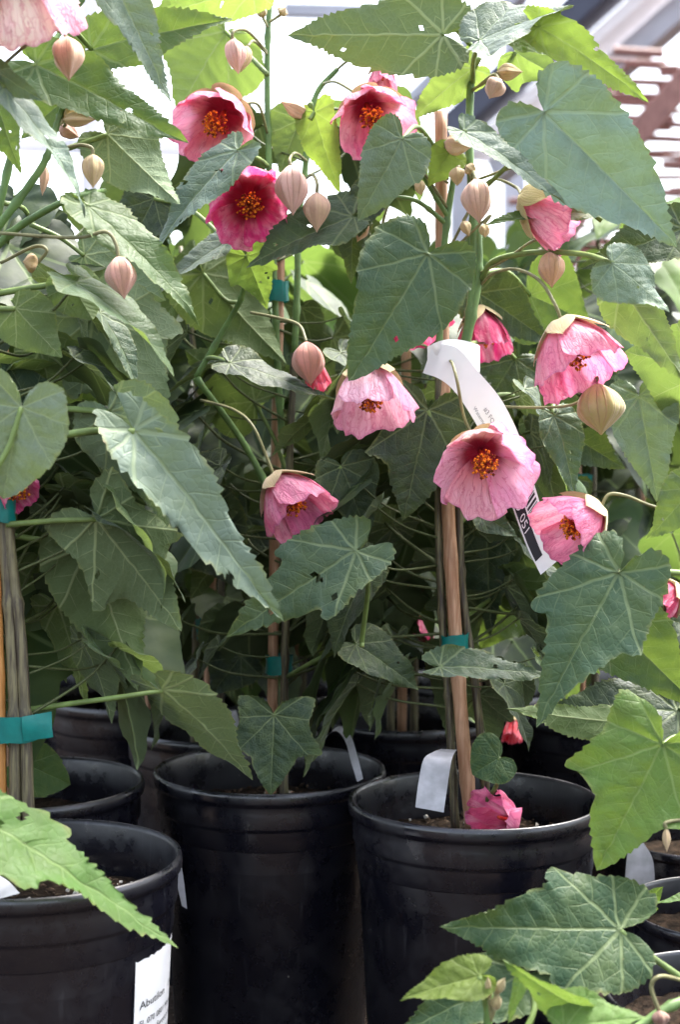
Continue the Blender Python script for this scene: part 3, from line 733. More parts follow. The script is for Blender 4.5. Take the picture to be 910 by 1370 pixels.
# --- leaves of plant B
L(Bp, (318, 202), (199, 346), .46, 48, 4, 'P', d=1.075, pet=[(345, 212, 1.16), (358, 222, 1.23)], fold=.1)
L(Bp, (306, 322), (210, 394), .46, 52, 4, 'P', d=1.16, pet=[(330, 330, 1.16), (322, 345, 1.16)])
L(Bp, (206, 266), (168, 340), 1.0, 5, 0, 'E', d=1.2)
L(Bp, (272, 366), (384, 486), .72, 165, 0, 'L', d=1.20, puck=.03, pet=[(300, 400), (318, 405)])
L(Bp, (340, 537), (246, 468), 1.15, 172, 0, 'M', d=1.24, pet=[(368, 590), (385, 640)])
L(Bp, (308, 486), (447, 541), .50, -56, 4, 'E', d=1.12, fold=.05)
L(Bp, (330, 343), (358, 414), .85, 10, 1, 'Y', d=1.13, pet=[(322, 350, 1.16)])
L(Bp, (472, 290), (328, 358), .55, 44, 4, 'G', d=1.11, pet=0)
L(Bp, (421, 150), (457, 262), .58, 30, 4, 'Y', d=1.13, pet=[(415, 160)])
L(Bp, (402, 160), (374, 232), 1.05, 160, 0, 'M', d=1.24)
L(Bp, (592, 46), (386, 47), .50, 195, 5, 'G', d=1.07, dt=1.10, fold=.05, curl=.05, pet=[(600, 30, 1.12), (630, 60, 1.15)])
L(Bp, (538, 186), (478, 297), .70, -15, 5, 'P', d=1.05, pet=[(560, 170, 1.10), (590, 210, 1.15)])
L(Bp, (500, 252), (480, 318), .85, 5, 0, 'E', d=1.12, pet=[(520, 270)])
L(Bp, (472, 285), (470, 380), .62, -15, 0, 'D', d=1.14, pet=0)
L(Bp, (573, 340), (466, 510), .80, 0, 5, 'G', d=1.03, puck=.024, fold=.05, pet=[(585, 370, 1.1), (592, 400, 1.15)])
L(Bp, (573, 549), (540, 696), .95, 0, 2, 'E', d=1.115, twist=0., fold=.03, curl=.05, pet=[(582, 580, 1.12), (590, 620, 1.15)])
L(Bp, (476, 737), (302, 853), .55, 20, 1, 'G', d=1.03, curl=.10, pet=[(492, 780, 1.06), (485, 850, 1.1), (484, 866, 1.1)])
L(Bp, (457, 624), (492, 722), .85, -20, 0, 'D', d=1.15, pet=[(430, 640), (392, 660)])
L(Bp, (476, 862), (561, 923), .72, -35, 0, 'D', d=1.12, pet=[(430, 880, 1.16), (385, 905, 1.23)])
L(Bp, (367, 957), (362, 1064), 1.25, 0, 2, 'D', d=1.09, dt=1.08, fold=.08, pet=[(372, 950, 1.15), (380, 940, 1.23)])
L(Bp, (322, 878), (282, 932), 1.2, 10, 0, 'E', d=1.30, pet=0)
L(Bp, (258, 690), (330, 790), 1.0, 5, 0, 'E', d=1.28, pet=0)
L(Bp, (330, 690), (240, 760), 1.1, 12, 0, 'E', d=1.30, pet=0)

# --- leaves of plant C
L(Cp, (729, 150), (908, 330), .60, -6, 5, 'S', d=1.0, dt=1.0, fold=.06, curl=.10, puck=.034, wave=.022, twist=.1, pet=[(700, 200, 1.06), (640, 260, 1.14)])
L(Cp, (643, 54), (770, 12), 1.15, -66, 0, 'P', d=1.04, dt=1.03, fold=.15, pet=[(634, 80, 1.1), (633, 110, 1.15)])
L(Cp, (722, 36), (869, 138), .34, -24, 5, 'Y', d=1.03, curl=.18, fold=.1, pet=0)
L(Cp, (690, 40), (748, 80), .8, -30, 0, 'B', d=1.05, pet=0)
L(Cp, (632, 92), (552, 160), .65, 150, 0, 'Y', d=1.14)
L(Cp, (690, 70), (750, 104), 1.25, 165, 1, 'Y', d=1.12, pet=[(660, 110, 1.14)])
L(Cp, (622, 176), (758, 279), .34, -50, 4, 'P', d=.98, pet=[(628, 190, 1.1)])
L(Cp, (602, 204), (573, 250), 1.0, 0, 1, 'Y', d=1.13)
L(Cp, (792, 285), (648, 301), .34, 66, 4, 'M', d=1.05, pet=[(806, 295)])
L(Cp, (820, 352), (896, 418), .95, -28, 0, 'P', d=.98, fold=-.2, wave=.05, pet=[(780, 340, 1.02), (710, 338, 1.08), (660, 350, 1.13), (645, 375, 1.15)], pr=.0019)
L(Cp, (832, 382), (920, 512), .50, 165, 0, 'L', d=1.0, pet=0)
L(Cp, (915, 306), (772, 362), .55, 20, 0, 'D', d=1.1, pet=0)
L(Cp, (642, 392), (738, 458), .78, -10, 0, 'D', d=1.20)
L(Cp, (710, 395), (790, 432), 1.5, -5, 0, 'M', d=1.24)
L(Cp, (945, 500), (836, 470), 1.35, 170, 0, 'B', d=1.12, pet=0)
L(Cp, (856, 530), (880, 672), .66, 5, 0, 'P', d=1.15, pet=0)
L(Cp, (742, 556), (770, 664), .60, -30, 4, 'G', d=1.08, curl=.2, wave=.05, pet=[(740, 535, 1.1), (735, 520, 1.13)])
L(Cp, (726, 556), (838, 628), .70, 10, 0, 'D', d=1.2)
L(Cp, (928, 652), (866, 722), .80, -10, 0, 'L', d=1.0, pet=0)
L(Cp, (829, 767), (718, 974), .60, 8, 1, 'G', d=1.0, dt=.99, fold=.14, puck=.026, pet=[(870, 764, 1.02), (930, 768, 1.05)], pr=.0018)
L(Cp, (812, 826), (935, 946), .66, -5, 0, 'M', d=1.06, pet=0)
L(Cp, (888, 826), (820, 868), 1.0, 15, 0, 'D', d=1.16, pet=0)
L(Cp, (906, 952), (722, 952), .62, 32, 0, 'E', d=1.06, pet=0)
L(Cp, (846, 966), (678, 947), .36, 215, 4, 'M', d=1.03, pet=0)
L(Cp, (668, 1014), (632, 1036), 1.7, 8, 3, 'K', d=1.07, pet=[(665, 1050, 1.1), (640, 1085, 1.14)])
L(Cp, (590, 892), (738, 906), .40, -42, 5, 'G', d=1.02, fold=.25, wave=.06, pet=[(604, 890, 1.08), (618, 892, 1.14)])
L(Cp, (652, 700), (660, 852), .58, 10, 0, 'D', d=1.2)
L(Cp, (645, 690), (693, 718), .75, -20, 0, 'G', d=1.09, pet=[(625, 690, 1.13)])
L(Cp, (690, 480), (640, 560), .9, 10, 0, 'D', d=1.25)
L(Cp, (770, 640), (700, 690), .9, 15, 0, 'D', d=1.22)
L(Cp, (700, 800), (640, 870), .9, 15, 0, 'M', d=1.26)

# --- flowers
F1 = flower(A, (300, 150), (281, 178), 58, 1.14, 1.11, PINK, flare=1.4, stalk=[(318, 142, 1.17), (345, 140, 1.19), (358, 180, 1.235)], spin=.4)
F1.parent = Bp.root; F1.location = ORIG[F1] - ORIG[Bp.root]
flower(Bp, (333, 268), (334, 279), 56, 1.125, 1.10, HOT, stalk=[(330, 255, 1.17), (345, 250, 1.19), (360, 270, 1.235)], spin=.1, flare=1.5)
flower(Bp, (490, 140), (505, 172), 57, 1.14, 1.105, PINK, stalk=[(480, 128, 1.16), (450, 110, 1.19), (432, 112, 1.235)], spin=.9)
flower(Bp, (511, 86), (512, 112), 20, 1.16, 1.15, PINK, stalk=[(505, 80, 1.17), (470, 80, 1.19), (452, 92, 1.235)], stam=False, calyx=.6)
flower(Cp, (700, 262), (772, 300), 52, 1.06, 1.05, PINK, stalk=[(690, 250, 1.1), (660, 240, 1.13), (634, 262, 1.15)], spin=.3, cal=(.46, .40, .12, 1), calyx=.58)
flower(Cp, (753, 432), (784, 505), 64, 1.035, 1.02, PINK, stalk=[(742, 405), (722, 375, 1.05), (690, 360, 1.08), (660, 366, 1.12), (645, 380, 1.15)], spin=.2, calyx=.55)
flower(Cp, (494, 488), (498, 562), 58, 1.065, 1.05, PALE, stalk=[(490, 478), (500, 470, 1.1), (560, 460, 1.14), (589, 480, 1.15)], spin=.6, cal=(.52, .42, .20, 1))
flower(Cp, (644, 604), (652, 634), 67, 1.085, 1.042, PALE, stalk=[(622, 560), (612, 510, 1.07), (604, 484, 1.09), (592, 482, 1.14)], spin=.5, calyx=.45)
flower(Bp, (368, 640), (408, 696), 50, 1.13, 1.11, PINK, stalk=[(358, 615), (338, 570), (312, 548, 1.16), (268, 535, 1.19)], spin=.1, calyx=.55, cal=(.5, .36, .20, 1))
flower(Cp, (802, 684), (745, 716), 52, 1.035, 1.02, PINK, stalk=[(815, 662), (840, 664), (870, 676, 1.05), (920, 690, 1.08)], spin=.7, calyx=.55)
flower(Cp, (538, 398), (556, 448), 52, 1.19, 1.18, DEEP, stalk=[(560, 390, 1.18), (590, 420, 1.15)], spin=.2)
flower(Cp, (640, 414), (652, 472), 38, 1.20, 1.19, DEEP, stalk=[(636, 405, 1.19), (630, 420, 1.15)], spin=.2)
flower(A, (6, -56), (28, 40), 88, .875, .90, (.95, .62, .70, 1), stalk=[(2, -70), (-14, 0, .9)], spin=.3)
flower(Cp, (905, 788), (866, 812), 38, 1.18, 1.17, DEEP, stalk=[(925, 780, 1.18)], spin=.2)
flower(A, (2, 628), (26, 660), 28, .99, .98, HOT, stalk=[(-8, 630, .985)], spin=.2)
flower(Bp, (228, 672), (222, 700), 14, 1.28, 1.27, HOT, stalk=[(240, 655, 1.26), (262, 640, 1.24)], stam=False)
flower(Bp, (413, 468), (428, 522), 17, 1.135, 1.13, (.80, .06, .10, 1), spin=.3, stam=False, calyx=0, stalk=[(412, 460)])
bud(Bp, (410, 458), (416, 516), 42, 1.125, (.64, .22, .18, 1), stalk=[(400, 435, 1.14), (370, 425, 1.16), (335, 418, 1.17)])

flower(Cp, (690, 956), (687, 976), 14, 1.34, 1.33, (.80, .02, .03, 1), stalk=[(692, 930, 1.33), (650, 920, 1.2)], stam=False)
flower(Cp, (566, 818), (562, 850), 20, 1.36, 1.35, DEEP, stalk=[(570, 805, 1.34), (600, 800, 1.16)], stam=False)
# --- buds
TAN = (.62, .44, .28, 1); PKB = (.66, .38, .32, 1); YG = (.50, .46, .18, 1)
bud(A, (89, 50), (92, 108), 40, .925, (.66, .48, .30, 1), stalk=[(80, 42), (62, 40, .91), (35, 60, .90), (0, 90, .91)])
bud(Bp, (311, 53), (319, 99), 27, 1.13, PKB, stalk=[(312, 42), (328, 40, 1.15), (345, 55, 1.18), (357, 70, 1.235)])
bud(Bp, (331, 62), (322, 97), 18, 1.15, YG, stalk=[(340, 55, 1.17), (357, 72, 1.235)])
bud(Bp, (389, 222), (392, 288), 40, 1.09, (.68, .42, .36, 1), stalk=[(388, 212, 1.1), (396, 205, 1.16), (410, 215, 1.235)])
bud(Bp, (424, 258), (424, 311), 31, 1.10, TAN, stalk=[(424, 244), (418, 234, 1.13), (408, 240, 1.23)])
bud(Cp, (637, 240), (642, 299), 39, 1.06, (.68, .46, .34, 1), stalk=[(634, 230, 1.08), (632, 240, 1.13), (636, 262, 1.15)])
bud(Cp, (736, 338), (739, 385), 33, 1.05, (.52, .30, .13, 1), stalk=[(734, 326), (715, 322, 1.07), (680, 345, 1.11), (642, 366, 1.15)])
bud(A, (158, 344), (166, 400), 38, .955, (.58, .30, .22, 1), stalk=[(154, 325), (140, 310), (100, 318, .96), (0, 312, .98)])
bud(A, (124, 207), (124, 252), 27, .985, YG, stalk=[(122, 198), (108, 194), (85, 198)])
bud(A, (50, 352), (30, 350), 24, 1.0, (.64, .50, .20, 1), stalk=[(62, 335), (45, 330), (0, 352)])
bud(Bp, (416, 157), (376, 136), 23, 1.14, (.56, .42, .22, 1), stalk=[(412, 170, 1.23)])
bud(Cp, (596, 190), (630, 198), 30, 1.12, (.56, .45, .22, 1), stalk=[(600, 205, 1.14), (628, 215, 1.15)])
bud(Cp, (612, 224), (612, 249), 19, 1.12, YG, stalk=[(620, 222, 1.14), (630, 235, 1.15)])
bud(Cp, (625, 222), (637, 232), 15, 1.11, YG, stalk=[(630, 240, 1.14)])
bud(Cp, (666, 97), (700, 96), 20, 1.09, (.52, .48, .2, 1), stalk=[(650, 110, 1.12), (632, 120, 1.15)])
bud(Cp, (668, 106), (655, 132), 27, 1.08, (.62, .45, .34, 1), stalk=[(660, 100, 1.1), (632, 122, 1.15)])
bud(Cp, (800, 514), (805, 582), 60, 1.05, (.27, .32, .04, 1), bulge=.45, stalk=[(798, 506), (770, 540, 1.07), (700, 545, 1.1), (630, 540, 1.14)])
bud(Bp, (540, 224), (541, 250), 20, 1.14, (.52, .46, .24, 1), stalk=[(536, 214), (530, 190), (520, 260, 1.18)])
bud(Bp, (490, 295), (478, 324), 17, 1.13, (.60, .42, .22, 1), stalk=[(500, 280), (520, 268)])
bud(Bp, (508, 318), (504, 344), 15, 1.14, YG, stalk=[(512, 300), (520, 270)])
bud(Cp, (730, 222), (746, 252), 24, 1.06, (.55, .33, .14, 1), stalk=[(700, 220, 1.1), (640, 240, 1.15)])
bud(A, (88, 166), (96, 134), 18, .99, YG, stalk=[(84, 170)])
bud(A, (84, 160), (128, 160), 18, .985, YG, stalk=[(80, 168)])
bud(A, (80, 170), (106, 184), 20, 1.02, PKB, stalk=[(78, 165)])
bud(A, (60, 222), (56, 262), 12, 1.03, (.64, .42, .26, 1), stalk=[(62, 210)])
bud(Bp, (375, 20), (382, 10), 14, 1.2, YG, stalk=[(360, 30)])
bud(Bp, (352, 24), (348, 4), 13, 1.2, YG, stalk=[(358, 36)])
for px, py, dx, dy in ((560, 240, 4, 22), (528, 205, -3, 18), (552, 200, 3, 20), (620, 296, 8, 20), (648, 300, 2, 18)):
    bud(Cp, (px, py), (px + dx, py + dy), 14, 1.13, YG, stalk=[(px + 6, py - 10), (600, py + 40, 1.15)])
Cp.stem([(598, 300), (560, 270, 1.14), (525, 262, 1.13), (500, 252, 1.12)], (.002, .0013), M['greenstem'], 'branch')
Cp.stem([(600, 290), (575, 250, 1.14), (552, 205, 1.13), (550, 185, 1.13)], (.002, .0013), M['greenstem'], 'branch')

# ------------------------------------------------------------------ fallen bloom
ff = flower(None, (690, 1100), (650, 1088), 36, 1.125, 1.10, (.84, .17, .35, 1), spin=.5, calyx=0, crush=.012, stam=False)
props(ff, 'crumpled pink flower fallen onto the dark potting soil', 'flower')

# ------------------------------------------------------------------ background plants: leaves share meshes
BL = []
for i, (k, w) in enumerate(((0, .8), (2, .95), (1, .9), (4, .6), (1, 1.0), (5, .7), (2, 1.0), (0, .9))):
    V, F, uv = leaf_local(k, w, .12, .16, .03, .02, .1, 100 + i, res=34, rings=[.2, .45, .7, 1.])
    BL.append(mesh('leaf', V, F, M['leaf_far'], uv))
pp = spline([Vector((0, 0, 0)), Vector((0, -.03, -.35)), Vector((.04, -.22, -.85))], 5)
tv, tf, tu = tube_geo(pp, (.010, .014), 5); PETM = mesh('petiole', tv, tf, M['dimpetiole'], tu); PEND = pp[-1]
def grow(root, path, n, f0, f1, Lr, rnd, cols, az=(0, 6.283), below=(35, 78), dim=1.):  # dim puts the shade deep inside the foliage into the leaf colours
    for k in range(n):
        f = f0 + (f1 - f0) * (k + rnd.random()) / n; sp = path[min(len(path) - 1, int(f * (len(path) - 1)))]
        a = az[0] + (az[1] - az[0]) * ((k * .381966 + rnd.uniform(-.08, .08)) % 1.)
        rad = Vector((math.sin(a), math.cos(a), 0)); dn = R(rnd.uniform(*below)); Lf = rnd.uniform(*Lr)
        t = rad * math.cos(dn) - Vector((0, 0, 1)) * math.sin(dn); nrm = rad * math.sin(dn) + Vector((0, 0, 1)) * math.cos(dn)
        q = R(rnd.uniform(-35, 35)); sx = t.cross(nrm); nrm = nrm * math.cos(q) + sx * math.sin(q); sx = t.cross(nrm)
        m3 = Matrix((sx, t, nrm)).transposed() * 1.0
        B = sp - (m3 @ PEND) * Lf
        if abs(B.x) > .30 * B.y + .1: pass
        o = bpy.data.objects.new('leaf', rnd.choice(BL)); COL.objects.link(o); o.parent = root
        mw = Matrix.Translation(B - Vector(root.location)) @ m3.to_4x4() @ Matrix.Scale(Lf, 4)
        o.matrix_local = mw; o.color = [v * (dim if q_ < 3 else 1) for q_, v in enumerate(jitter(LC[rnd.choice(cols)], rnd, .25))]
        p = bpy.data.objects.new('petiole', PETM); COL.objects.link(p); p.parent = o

rnd = random.Random(11)
HALF = (-1.35, 1.35)   # away from the camera
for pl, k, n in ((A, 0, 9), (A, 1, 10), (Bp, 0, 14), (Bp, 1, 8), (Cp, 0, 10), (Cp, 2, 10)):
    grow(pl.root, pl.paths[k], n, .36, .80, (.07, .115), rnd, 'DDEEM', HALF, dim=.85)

LPB = 'staked abutilon plant in the shaded rows behind the front pots'
GPB = 'abutilons in the rows behind'
rnd = random.Random(21)
BACK = []
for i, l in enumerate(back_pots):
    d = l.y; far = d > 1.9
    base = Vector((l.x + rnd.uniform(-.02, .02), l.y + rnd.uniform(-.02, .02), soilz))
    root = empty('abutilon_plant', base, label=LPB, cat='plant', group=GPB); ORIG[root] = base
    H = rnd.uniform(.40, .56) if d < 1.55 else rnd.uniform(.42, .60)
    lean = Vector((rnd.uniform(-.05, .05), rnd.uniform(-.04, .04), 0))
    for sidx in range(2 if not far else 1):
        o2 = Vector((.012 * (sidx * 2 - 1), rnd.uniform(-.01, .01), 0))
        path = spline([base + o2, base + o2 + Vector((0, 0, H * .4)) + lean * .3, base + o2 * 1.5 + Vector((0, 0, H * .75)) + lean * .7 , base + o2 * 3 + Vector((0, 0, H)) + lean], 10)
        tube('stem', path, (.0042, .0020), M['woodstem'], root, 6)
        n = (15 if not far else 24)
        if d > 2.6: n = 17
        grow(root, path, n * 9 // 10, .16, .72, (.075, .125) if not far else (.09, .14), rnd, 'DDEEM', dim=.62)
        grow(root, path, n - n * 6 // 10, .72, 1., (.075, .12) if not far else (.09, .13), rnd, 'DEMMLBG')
    if not far or rnd.random() < .3:
        sb = base + Vector((.0, .018, 0)); hh = H * rnd.uniform(.75, .95)
        pts = spline([sb, sb + Vector((0, 0, hh * .5)) + lean * .4, sb + Vector((0, 0, hh)) + lean * .8], 8)
        st = tube('bamboo_stake', pts, lambda f, i_: .0048 * (1.12 if i_ % 7 == 4 else 1.), M['bamboo'], None, 8)
        props(st, 'bamboo stake in a shaded back row pot', 'stake', 'stakes in the rows behind')
        for f in ((.32, .72) if not far else (.5,)):
            c = pts[int(f * (len(pts) - 1))] + Vector((0, -.012, 0)); px = c - CAMP
            dd = px.dot(FWD); xx = 455 + px.x / dd * FPX; yy = 685 - px.dot(UPV) / dd * FPX
            tape(xx, yy, dd, .032 / dd * FPX, .02 / dd * FPX, 'teal plant tape round a stake in the shaded back rows', 'tapes in the rows behind')
    BACK.append((root, base, H, d))
class PX:  # plant wrapper for flowers on back plants
    def __init__(s, root): s.root = root
def bpx(p):
    v = p - CAMP; dd = v.dot(FWD); return 455 + v.x / dd * FPX, 685 - v.dot(UPV) / dd * FPX, dd
for root, base, H, d in BACK:
    if d > 2.6 or rnd.random() < .45: continue
    for k in range(1):
        a = rnd.uniform(-1.2, 1.2) + math.pi; r = rnd.uniform(.05, .10)
        p = base + Vector((math.sin(a) * r, math.cos(a) * r, H * rnd.uniform(.35, .9)))
        x, y, dd = bpx(p); x2, y2, d2 = bpx(base + Vector((0, 0, p.z - base.z + .02)))
        flower(PX(root), (x, y), (x + rnd.uniform(-12, 12), y + 26), 19, dd, dd - .012, rnd.choice((PINK, HOT, DEEP)), stalk=[((x + x2) / 2, (y + y2) / 2 - 16, (dd + d2) / 2), (x2, y2, d2)], stam=False)

# smaller in-between leaves on the three front plants
BL2 = []
for i, (k, w) in enumerate(((0, .75), (5, .6), (1, .9), (4, .55), (5, .7))):
    V, F, uv = leaf_local(k, w, .2, .2, .04, .02, .1, 140 + i, res=60, rings=[.15, .35, .55, .78, 1.], twist=.3 - .15 * i)
    me = mesh('leaf', V, F, M['leaf'], uv); me.attributes.new('rim', 'FLOAT', 'POINT').data.foreach_set('value', RIMS[0]); BL2.append(me)
FAR = BL; BL = BL2; rnd = random.Random(61)
for pl, ks in ((A, (0, 1)), (Bp, (0, 2)), (Cp, (0, 2))):
    for k in ks:
        for az in ((1.0, 1.75), (-1.75, -1.0), (-.6, .6)):
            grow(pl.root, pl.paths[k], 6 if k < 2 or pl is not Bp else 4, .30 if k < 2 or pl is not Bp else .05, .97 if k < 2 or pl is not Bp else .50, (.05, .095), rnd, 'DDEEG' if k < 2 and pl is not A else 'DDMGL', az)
BL = FAR

# ------------------------------------------------------------------ young plant in the small pot
young = Plant(empty('young_plant', Vector((LI.x, LI.y, SH * .84)), label='young plant with glossy lobed leaves and green bud tips in a small pot', cat='plant'), .90)
yb = bpx(Vector((LI.x, LI.y, SH * .84)))
young.stem([yb, (960, 1330, .89), (900, 1345, .87), (830, 1385, .86), (690, 1410, .86), (655, 1375, .855), (655, 1330, .85)], (.0032, .0022), M['greenstem'])
young.stem([yb, (975, 1250, .92), (965, 1100, .94), (960, 990, .95)], (.0030, .0022), M['greenstem'])
L(young, (830, 1244), (590, 1240), .66, 14, 1, 'K', d=.90, dt=.885, fold=.06, curl=.06, puck=.015, pet=[(870, 1278, .9), (930, 1320, .9)], pr=.0018)
L(young, (887, 996), (799, 1165), 1.06, 0, 2, 'B', d=.95, dt=.94, fold=.05, curl=.06, puck=.03, pet=[(910, 985, .96), (960, 995, .95)])
L(young, (642, 1306), (534, 1338), .62, 22, 0, 'Y', d=.85, curl=.15, pet=[(648, 1330, .85), (655, 1372, .855)])
L(young, (706, 1302), (526, 1388), .56, 20, 0, 'K', d=.885, pet=[(715, 1350, .87), (690, 1405, .86)])
L(young, (772, 1346), (674, 1282), .50, -40, 0, 'B', d=.84, fold=.35, pet=[(760, 1390, .85), (720, 1408, .858)])
L(young, (756, 1376), (866, 1362), .95, -35, 0, 'B', d=.83, pet=[(740, 1400, .85)])
L(young, (698, 1310), (680, 1370), .3, 10, 4, 'B', d=.845, pet=0)
L(young, (858, 1212), (888, 1186), .9, 30, 1, 'Y', d=1.0, pet=0)
L(young, (930, 1200), (870, 1212), .3, 50, 4, 'B', d=.98, pet=0)
for b, t, w in (((655, 1336), (653, 1306), 11), ((664, 1330), (676, 1308), 12), ((662, 1350), (668, 1330), 14)):
    bud(young, b, t, w, .848, (.22, .30, .06, 1), stalk=[(657, 1365, .853)])
bud(young, (882, 1352), (886, 1376), 22, .86, (.05, .03, .03, 1), stalk=[(872, 1320), (885, 1306), (915, 1312, .88)])
bud(young, (892, 1108), (893, 1140), 10, .93, (.35, .34, .14, 1), stalk=[(893, 1100), (930, 1095, .94)])
for l in (LJ, LK):
    base = Vector((l.x, l.y, SH * .84)); root = empty('young_plant', base, label='leafy young plant in a small pot behind the glossy lobed one', cat='plant', group='young plants in small pots'); ORIG[root] = base
    path = spline([base, base + Vector((.005, 0, .1)), base + Vector((.0, .01, .26))], 8); tube('stem', path, (.003, .002), M['greenstem'], root, 6)
    grow(root, path, 9, .3, 1., (.06, .10), rnd, 'DMB', (.3, 2.8))

# ------------------------------------------------------------------ tags
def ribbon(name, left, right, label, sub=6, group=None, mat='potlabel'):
    Lp = spline([P(*p) for p in left], sub); Rp = spline([P(*p) for p in right], sub); V = []; F = []; n = len(Lp)
    for a, b in zip(Lp, Rp):
        for f in (0, .25, .5, .75, 1.): V.append(a.lerp(b, f))
    for i in range(n - 1):
        for k in range(4): F.append((i * 5 + k, i * 5 + k + 1, (i + 1) * 5 + k + 1, (i + 1) * 5 + k))
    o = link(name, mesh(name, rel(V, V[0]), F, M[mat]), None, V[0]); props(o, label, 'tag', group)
    def at_(u, v):
        f = max(0, min(.9999, u)) * (n - 1); i = int(f); g = f - i
        a = Lp[i].lerp(Lp[i + 1], g); b = Rp[i].lerp(Rp[i + 1], g); p = a.lerp(b, v)
        nrm = (b - a).cross(Lp[i + 1] - Lp[i]).normalized()
        if nrm.dot(CAMP - p) < 0: nrm = -nrm
        return p + nrm * .0004
    return o, at_
def text_mesh(txt, size=1.):
    c = bpy.data.curves.new('t', 'FONT'); c.body = txt; c.size = size; c.resolution_u = 2
    o = bpy.data.objects.new('t', c); COL.objects.link(o)
    bpy.context.view_layer.update()
    me = bpy.data.meshes.new_from_object(o.evaluated_get(bpy.context.evaluated_depsgraph_get()))
    V = [v.co.copy() for v in me.vertices]; F = [tuple(p.vertices) for p in me.polygons]
    bpy.data.objects.remove(o); bpy.data.curves.remove(c); bpy.data.meshes.remove(me); return V, F
def printed(name, items, fmap, parent, mat):
    """items: text (string, x, y, size, dx, dy directions) or quads; mapped by fmap(u, v)"""
    V = []; F = []
    for it in items:
        if it[0] == 'q':
            _, u0, v0, u1, v1 = it; i0 = len(V); m = 6
            for k in range(m + 1):
                for v in (v0, v1): V.append(fmap(u0 + (u1 - u0) * k / m, v))
            for k in range(m): F.append((i0 + 2 * k, i0 + 2 * k + 1, i0 + 2 * k + 3, i0 + 2 * k + 2))
        else:
            _, txt, u0, v0, su, sv, rot = it; tv, tf = text_mesh(txt); i0 = len(V)
            for p in tv:
                if rot: V.append(fmap(u0 + p.x * su, v0 + p.y * sv))
                else: V.append(fmap(u0 - p.y * su, v0 + p.x * sv))
            F += [tuple(i0 + j for j in f) for f in tf]
    o0 = ORIG[parent]; return link(name, mesh(name, rel(V, o0), F, M[mat], smooth=False), parent, o0)

tg, tmap = ribbon('plant_tag',
    [(566, 499, 1.105), (590, 508, 1.095), (612, 528, 1.09), (640, 572, 1.09), (668, 628, 1.088), (690, 690, 1.085), (707, 735, 1.082), (724, 769, 1.08)],
    [(580, 459, 1.105), (612, 466, 1.092), (640, 497, 1.088), (672, 536, 1.086), (698, 590, 1.084), (716, 650, 1.082), (733, 705, 1.08), (749, 748, 1.078)],
    'long curved white barcode tag hanging beside the front-facing pale pink flower', mat='tag')
printed('print', [('t', '#3 FOLSOM )', .40, .40, .022, .19, True), ('t', 'Watermelon Candy', .37, .16, .018, .16, True), ('t', '505125', .56, .72, .02, .2, True)], tmap, tg, 'greyink')
br = random.Random(3); bars = []; u = .655
while u < .80:
    w_ = br.choice((.003, .003, .006, .009)); bars.append(('q', u, .48, u + w_, .92)); u += w_ + br.choice((.003, .005, .007))
printed('barcode', bars, tmap, tg, 'ink')
printed('number_block', [('q', .66, .06, .93, .42)], tmap, tg, 'ink')
def tmap2(u, v):
    p = tmap(u, v); return p + (CAMP - p).normalized() * .0005
printed('number', [('t', '89 051', .67, .10, .050, .36, True)], tmap2, tg, 'white')
# the tag's loop round the stems
lp = [(572, 482, 1.11), (590, 474, 1.10), (612, 472, 1.12), (638, 478, 1.14), (640, 482, 1.165), (612, 478, 1.185), (584, 478, 1.165), (574, 480, 1.14)]
V = []; F = []
cl = spline([P(*p) for p in lp], 5)
for p in cl:
    for f in (-.5, 0, .5): V.append(p + Vector((0, 0, f * .020)))
for i in range(len(cl) - 1):
    for k in range(2): F.append((i * 3 + k, i * 3 + k + 1, (i + 1) * 3 + k + 1, (i + 1) * 3 + k))
link('loop', mesh('loop', rel(V, ORIG[tg]), F, M['tag']), tg, ORIG[tg])

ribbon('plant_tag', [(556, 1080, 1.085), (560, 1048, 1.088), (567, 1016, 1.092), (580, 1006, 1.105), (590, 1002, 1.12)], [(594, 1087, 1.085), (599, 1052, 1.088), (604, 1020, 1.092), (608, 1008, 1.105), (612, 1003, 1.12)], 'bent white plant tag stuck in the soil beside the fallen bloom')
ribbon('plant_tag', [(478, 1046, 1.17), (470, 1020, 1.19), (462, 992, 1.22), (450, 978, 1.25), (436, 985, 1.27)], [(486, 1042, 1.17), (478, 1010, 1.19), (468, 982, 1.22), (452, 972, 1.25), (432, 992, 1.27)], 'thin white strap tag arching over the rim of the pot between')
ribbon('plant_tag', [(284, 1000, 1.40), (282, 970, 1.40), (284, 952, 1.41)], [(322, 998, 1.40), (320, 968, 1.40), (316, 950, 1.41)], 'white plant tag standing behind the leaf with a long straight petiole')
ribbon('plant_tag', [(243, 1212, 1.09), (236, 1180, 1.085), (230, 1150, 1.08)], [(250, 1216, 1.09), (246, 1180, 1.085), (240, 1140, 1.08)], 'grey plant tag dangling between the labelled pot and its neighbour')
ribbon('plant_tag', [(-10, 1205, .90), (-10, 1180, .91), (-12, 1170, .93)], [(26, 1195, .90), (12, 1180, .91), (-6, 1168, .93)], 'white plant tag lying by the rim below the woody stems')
ribbon('plant_tag', [(836, 1200, 1.22), (838, 1160, 1.22), (842, 1128, 1.22)], [(878, 1190, 1.22), (874, 1150, 1.22), (862, 1128, 1.22)], 'grey plant tag standing in a small pot beside the fallen-bloom pot')

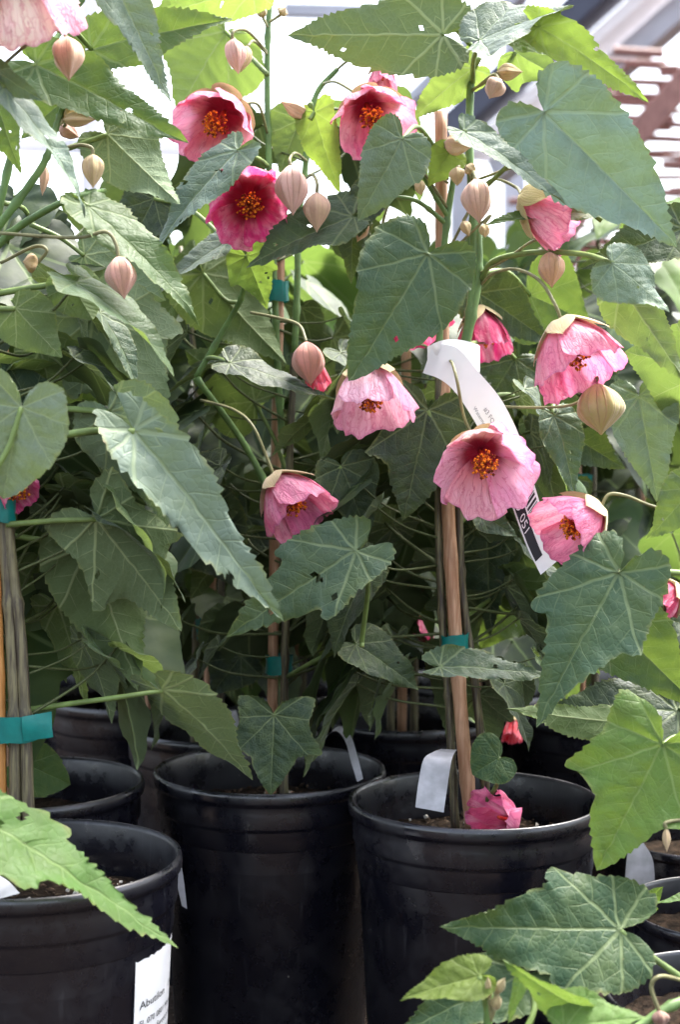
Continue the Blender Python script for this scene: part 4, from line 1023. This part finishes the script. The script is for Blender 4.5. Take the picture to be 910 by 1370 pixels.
# label wrapped round pot A
def potmap(u, v):  # u along the circumference (0..1), v up (0..1)
    a = R(-35 + 62 * u); z = .078 + .104 * v
    Rz = POT_R * (.815 + (.915 - .815) * (z / (POT_H * .785))) + .0010
    return LA + Vector((Rz * math.cos(a), Rz * math.sin(a), z))
V = []; F = []
for i in range(13):
    for k in range(7): V.append(potmap(i / 12, k / 6))
for i in range(12):
    for k in range(6): F.append((i * 7 + k, (i + 1) * 7 + k, (i + 1) * 7 + k + 1, i * 7 + k + 1))
lab = link('sticker', mesh('sticker', rel(V, LA), F, M['white']), potA, LA); lab['label'] = 'white printed barcode label'
def potmap3(u, v):
    p = potmap(u, v); c = Vector((LA.x, LA.y, p.z)); return p + (p - c).normalized() * .0004
items = [('t', 'Abutilon', .05, .68, .10, .07, True), ('t', 'Halo', .52, .68, .10, .07, True)]
for i, tx in enumerate(('FL 070 0801 Moist soil', 'shown  Sweet pink', 'clear  Sun or part', 'hummingbirds')):
    items.append(('t', tx, .05, .57 - i * .07, .07, .055, True))
items += [('t', '131459', .04, .16, .10, .075, True), ('t', 'C#5123', .04, .06, .10, .075, True)]
u = .42
while u < .95:
    w_ = br.choice((.012, .012, .024, .036)); items.append(('q', u, .10, u + w_, .30)); u += w_ + br.choice((.012, .018, .026))
printed('print', items, potmap3, lab, 'ink')

# ------------------------------------------------------------------ clipped shrub row, added to block low sky light behind the pots
hd = empty('added_hedge', (0, 4.6, 0), label='low dark clipped shrub row added beyond the last pots to block low sky light', cat='added_hedge'); ORIG[hd] = Vector((0, 4.6, 0))
rh = random.Random(77); V = []; F = []
for k in range(9000):
    fx_ = rh.uniform(-2.6, 2.6); hz = .84 + .07 * mnoise.noise(Vector((fx_ * 2.2, 0, 4))) + .03 * mnoise.noise(Vector((fx_ * 9, 3, 4)))
    z_ = hz * (1 - rh.random() ** 1.8 * .95); dy = -.30 * (1 - (z_ / hz) ** 4 * .5) + .5 * rh.random() ** 2.5
    c = Vector((fx_, dy, z_)); n_ = Vector((rh.gauss(0, .6), -abs(rh.gauss(.6, .5)), rh.gauss(.4, .6))).normalized(); a_ = n_.orthogonal().normalized(); b_ = n_.cross(a_)
    an = rh.uniform(0, 6.28); a_, b_ = a_ * math.cos(an) + b_ * math.sin(an), b_ * math.cos(an) - a_ * math.sin(an); sz = rh.uniform(.02, .04); i0 = len(V)
    V += [c - a_ * sz, c + b_ * sz * .5 + n_ * .004, c + a_ * sz, c - b_ * sz * .5 + n_ * .004]; F += [(i0, i0 + 1, i0 + 2), (i0, i0 + 2, i0 + 3)]
link('foliage', mesh('foliage', V, F, M['added_hedge'], smooth=False), hd, (0, 4.6, 0))['kind'] = 'stuff'
for k in range(14):
    xk = -2.5 + k * .385; tube('stem', spline([Vector((xk, 4.65, 0)), Vector((xk + .03, 4.66, .3)), Vector((xk - .02, 4.65, .62))], 4), (.02, .008), M['woodstem'], hd, 6)

# ------------------------------------------------------------------ shade house frame and timber screen behind
def bar(name, a, b, w, h, mat, parent, bev=.004):
    a, b = Vector(a), Vector(b); t = (b - a).normalized(); s = t.cross(Vector((0, 0, 1)))
    s = s.normalized() if s.length > .05 else Vector((1, 0, 0)); q = s.cross(t)
    V = []; prof = [(-w / 2 + bev, -h / 2), (w / 2 - bev, -h / 2), (w / 2, -h / 2 + bev), (w / 2, h / 2 - bev), (w / 2 - bev, h / 2), (-w / 2 + bev, h / 2), (-w / 2, h / 2 - bev), (-w / 2, -h / 2 + bev)]
    for p in (a, b): V += [p + s * x + q * y for x, y in prof]
    F = [(k, (k + 1) % 8, 8 + (k + 1) % 8, 8 + k) for k in range(8)] + [tuple(range(8))[::-1], tuple(range(8, 16))]
    o = ORIG[parent] if parent is not None else a
    return link(name, mesh(name, rel(V, o), F, M[mat], smooth=False), parent, o)
fx = empty('shade_house_frame', P(560, 700, 6.).xy.to_3d(), label='pale steel shade house frame with sloping rafters above the plants', cat='frame'); ORIG[fx] = Vector(fx.location)
lo = P(600, 200, 5.5); hi = P(960, -130, 4.6)
for k, (off, w, h, mt) in enumerate(((0., .09, .11, 'navy'), (.13, .10, .05, 'panel'), (.24, .07, .09, 'steel'), (-.20, .05, .05, 'steel'))):
    o_ = Vector((off * .75, 0, -off * .55 + .05)); bar('rafter', lo + o_, hi + o_, w, h, mt, fx)
bar('post', Vector((lo.x + .05, lo.y, 0)), lo + Vector((.05, 0, .05)), .08, .08, 'steel', fx)
e1 = P(380, 14, 6.5); e2 = P(745, 22, 6.5); bar('purlin', e1, e2, .05, .06, 'steel', fx)
e3 = P(690, 40, 6.4); bar('post', Vector((e3.x, e3.y, 0)), P(690, -150, 6.4), .09, .09, 'steel', fx)
e4 = P(120, 60, 7.); bar('post', Vector((e4.x, e4.y, 0)), P(120, -200, 7.), .09, .09, 'panel', fx)
e5 = P(-120, 190, 7.); e6 = P(460, 205, 7.); bar('purlin', e5, e6, .05, .07, 'panel', fx)

scr = empty('timber_screen', P(860, 400, 4.2).xy.to_3d(), label='red-brown slatted timber screen with a diagonal brace, blurred beyond the plants', cat='screen'); ORIG[scr] = Vector(scr.location)
rs = random.Random(9); yb_ = scr.location.y
for y in (72, 90, 112, 130, 152, 168, 184, 206, 222, 238, 256, 272, 290, 306, 324, 340, 356, 372, 392, 420, 450, 480, 520, 560):
    za = P(800, y, 4.2).z; x = rs.uniform(790, 850) if y < 200 else rs.uniform(690, 760)
    for layer in (0, 1):
        while x < 1150:
            ln = rs.uniform(30, 130); x0 = P(x, y, 4.2).x; x1 = P(min(x + ln, 1160), y, 4.2).x
            bar('slat', (x0, yb_ + layer * .3, za + layer * .05), (x1, yb_ + layer * .3, za + layer * .05 + rs.uniform(-.012, .012)), .02, rs.uniform(.010, .024), 'timber', scr)
            x += ln + rs.uniform(12, 70)
        x = rs.uniform(790, 850) if y < 200 else rs.uniform(690, 760)
for x in (730, 985, 1140):
    q = P(x, 170 if x < 800 else 50, 4.2); bar('post', (q.x, yb_ + .06, 0), (q.x, yb_ + .06, q.z), .07, .07, 'timber', scr)
bar('brace', P(822, 215, 4.15), P(965, 55, 4.15), .03, .07, 'timber', scr)
bar('brace', P(700, 400, 4.15), P(822, 215, 4.15), .03, .06, 'timber', scr)
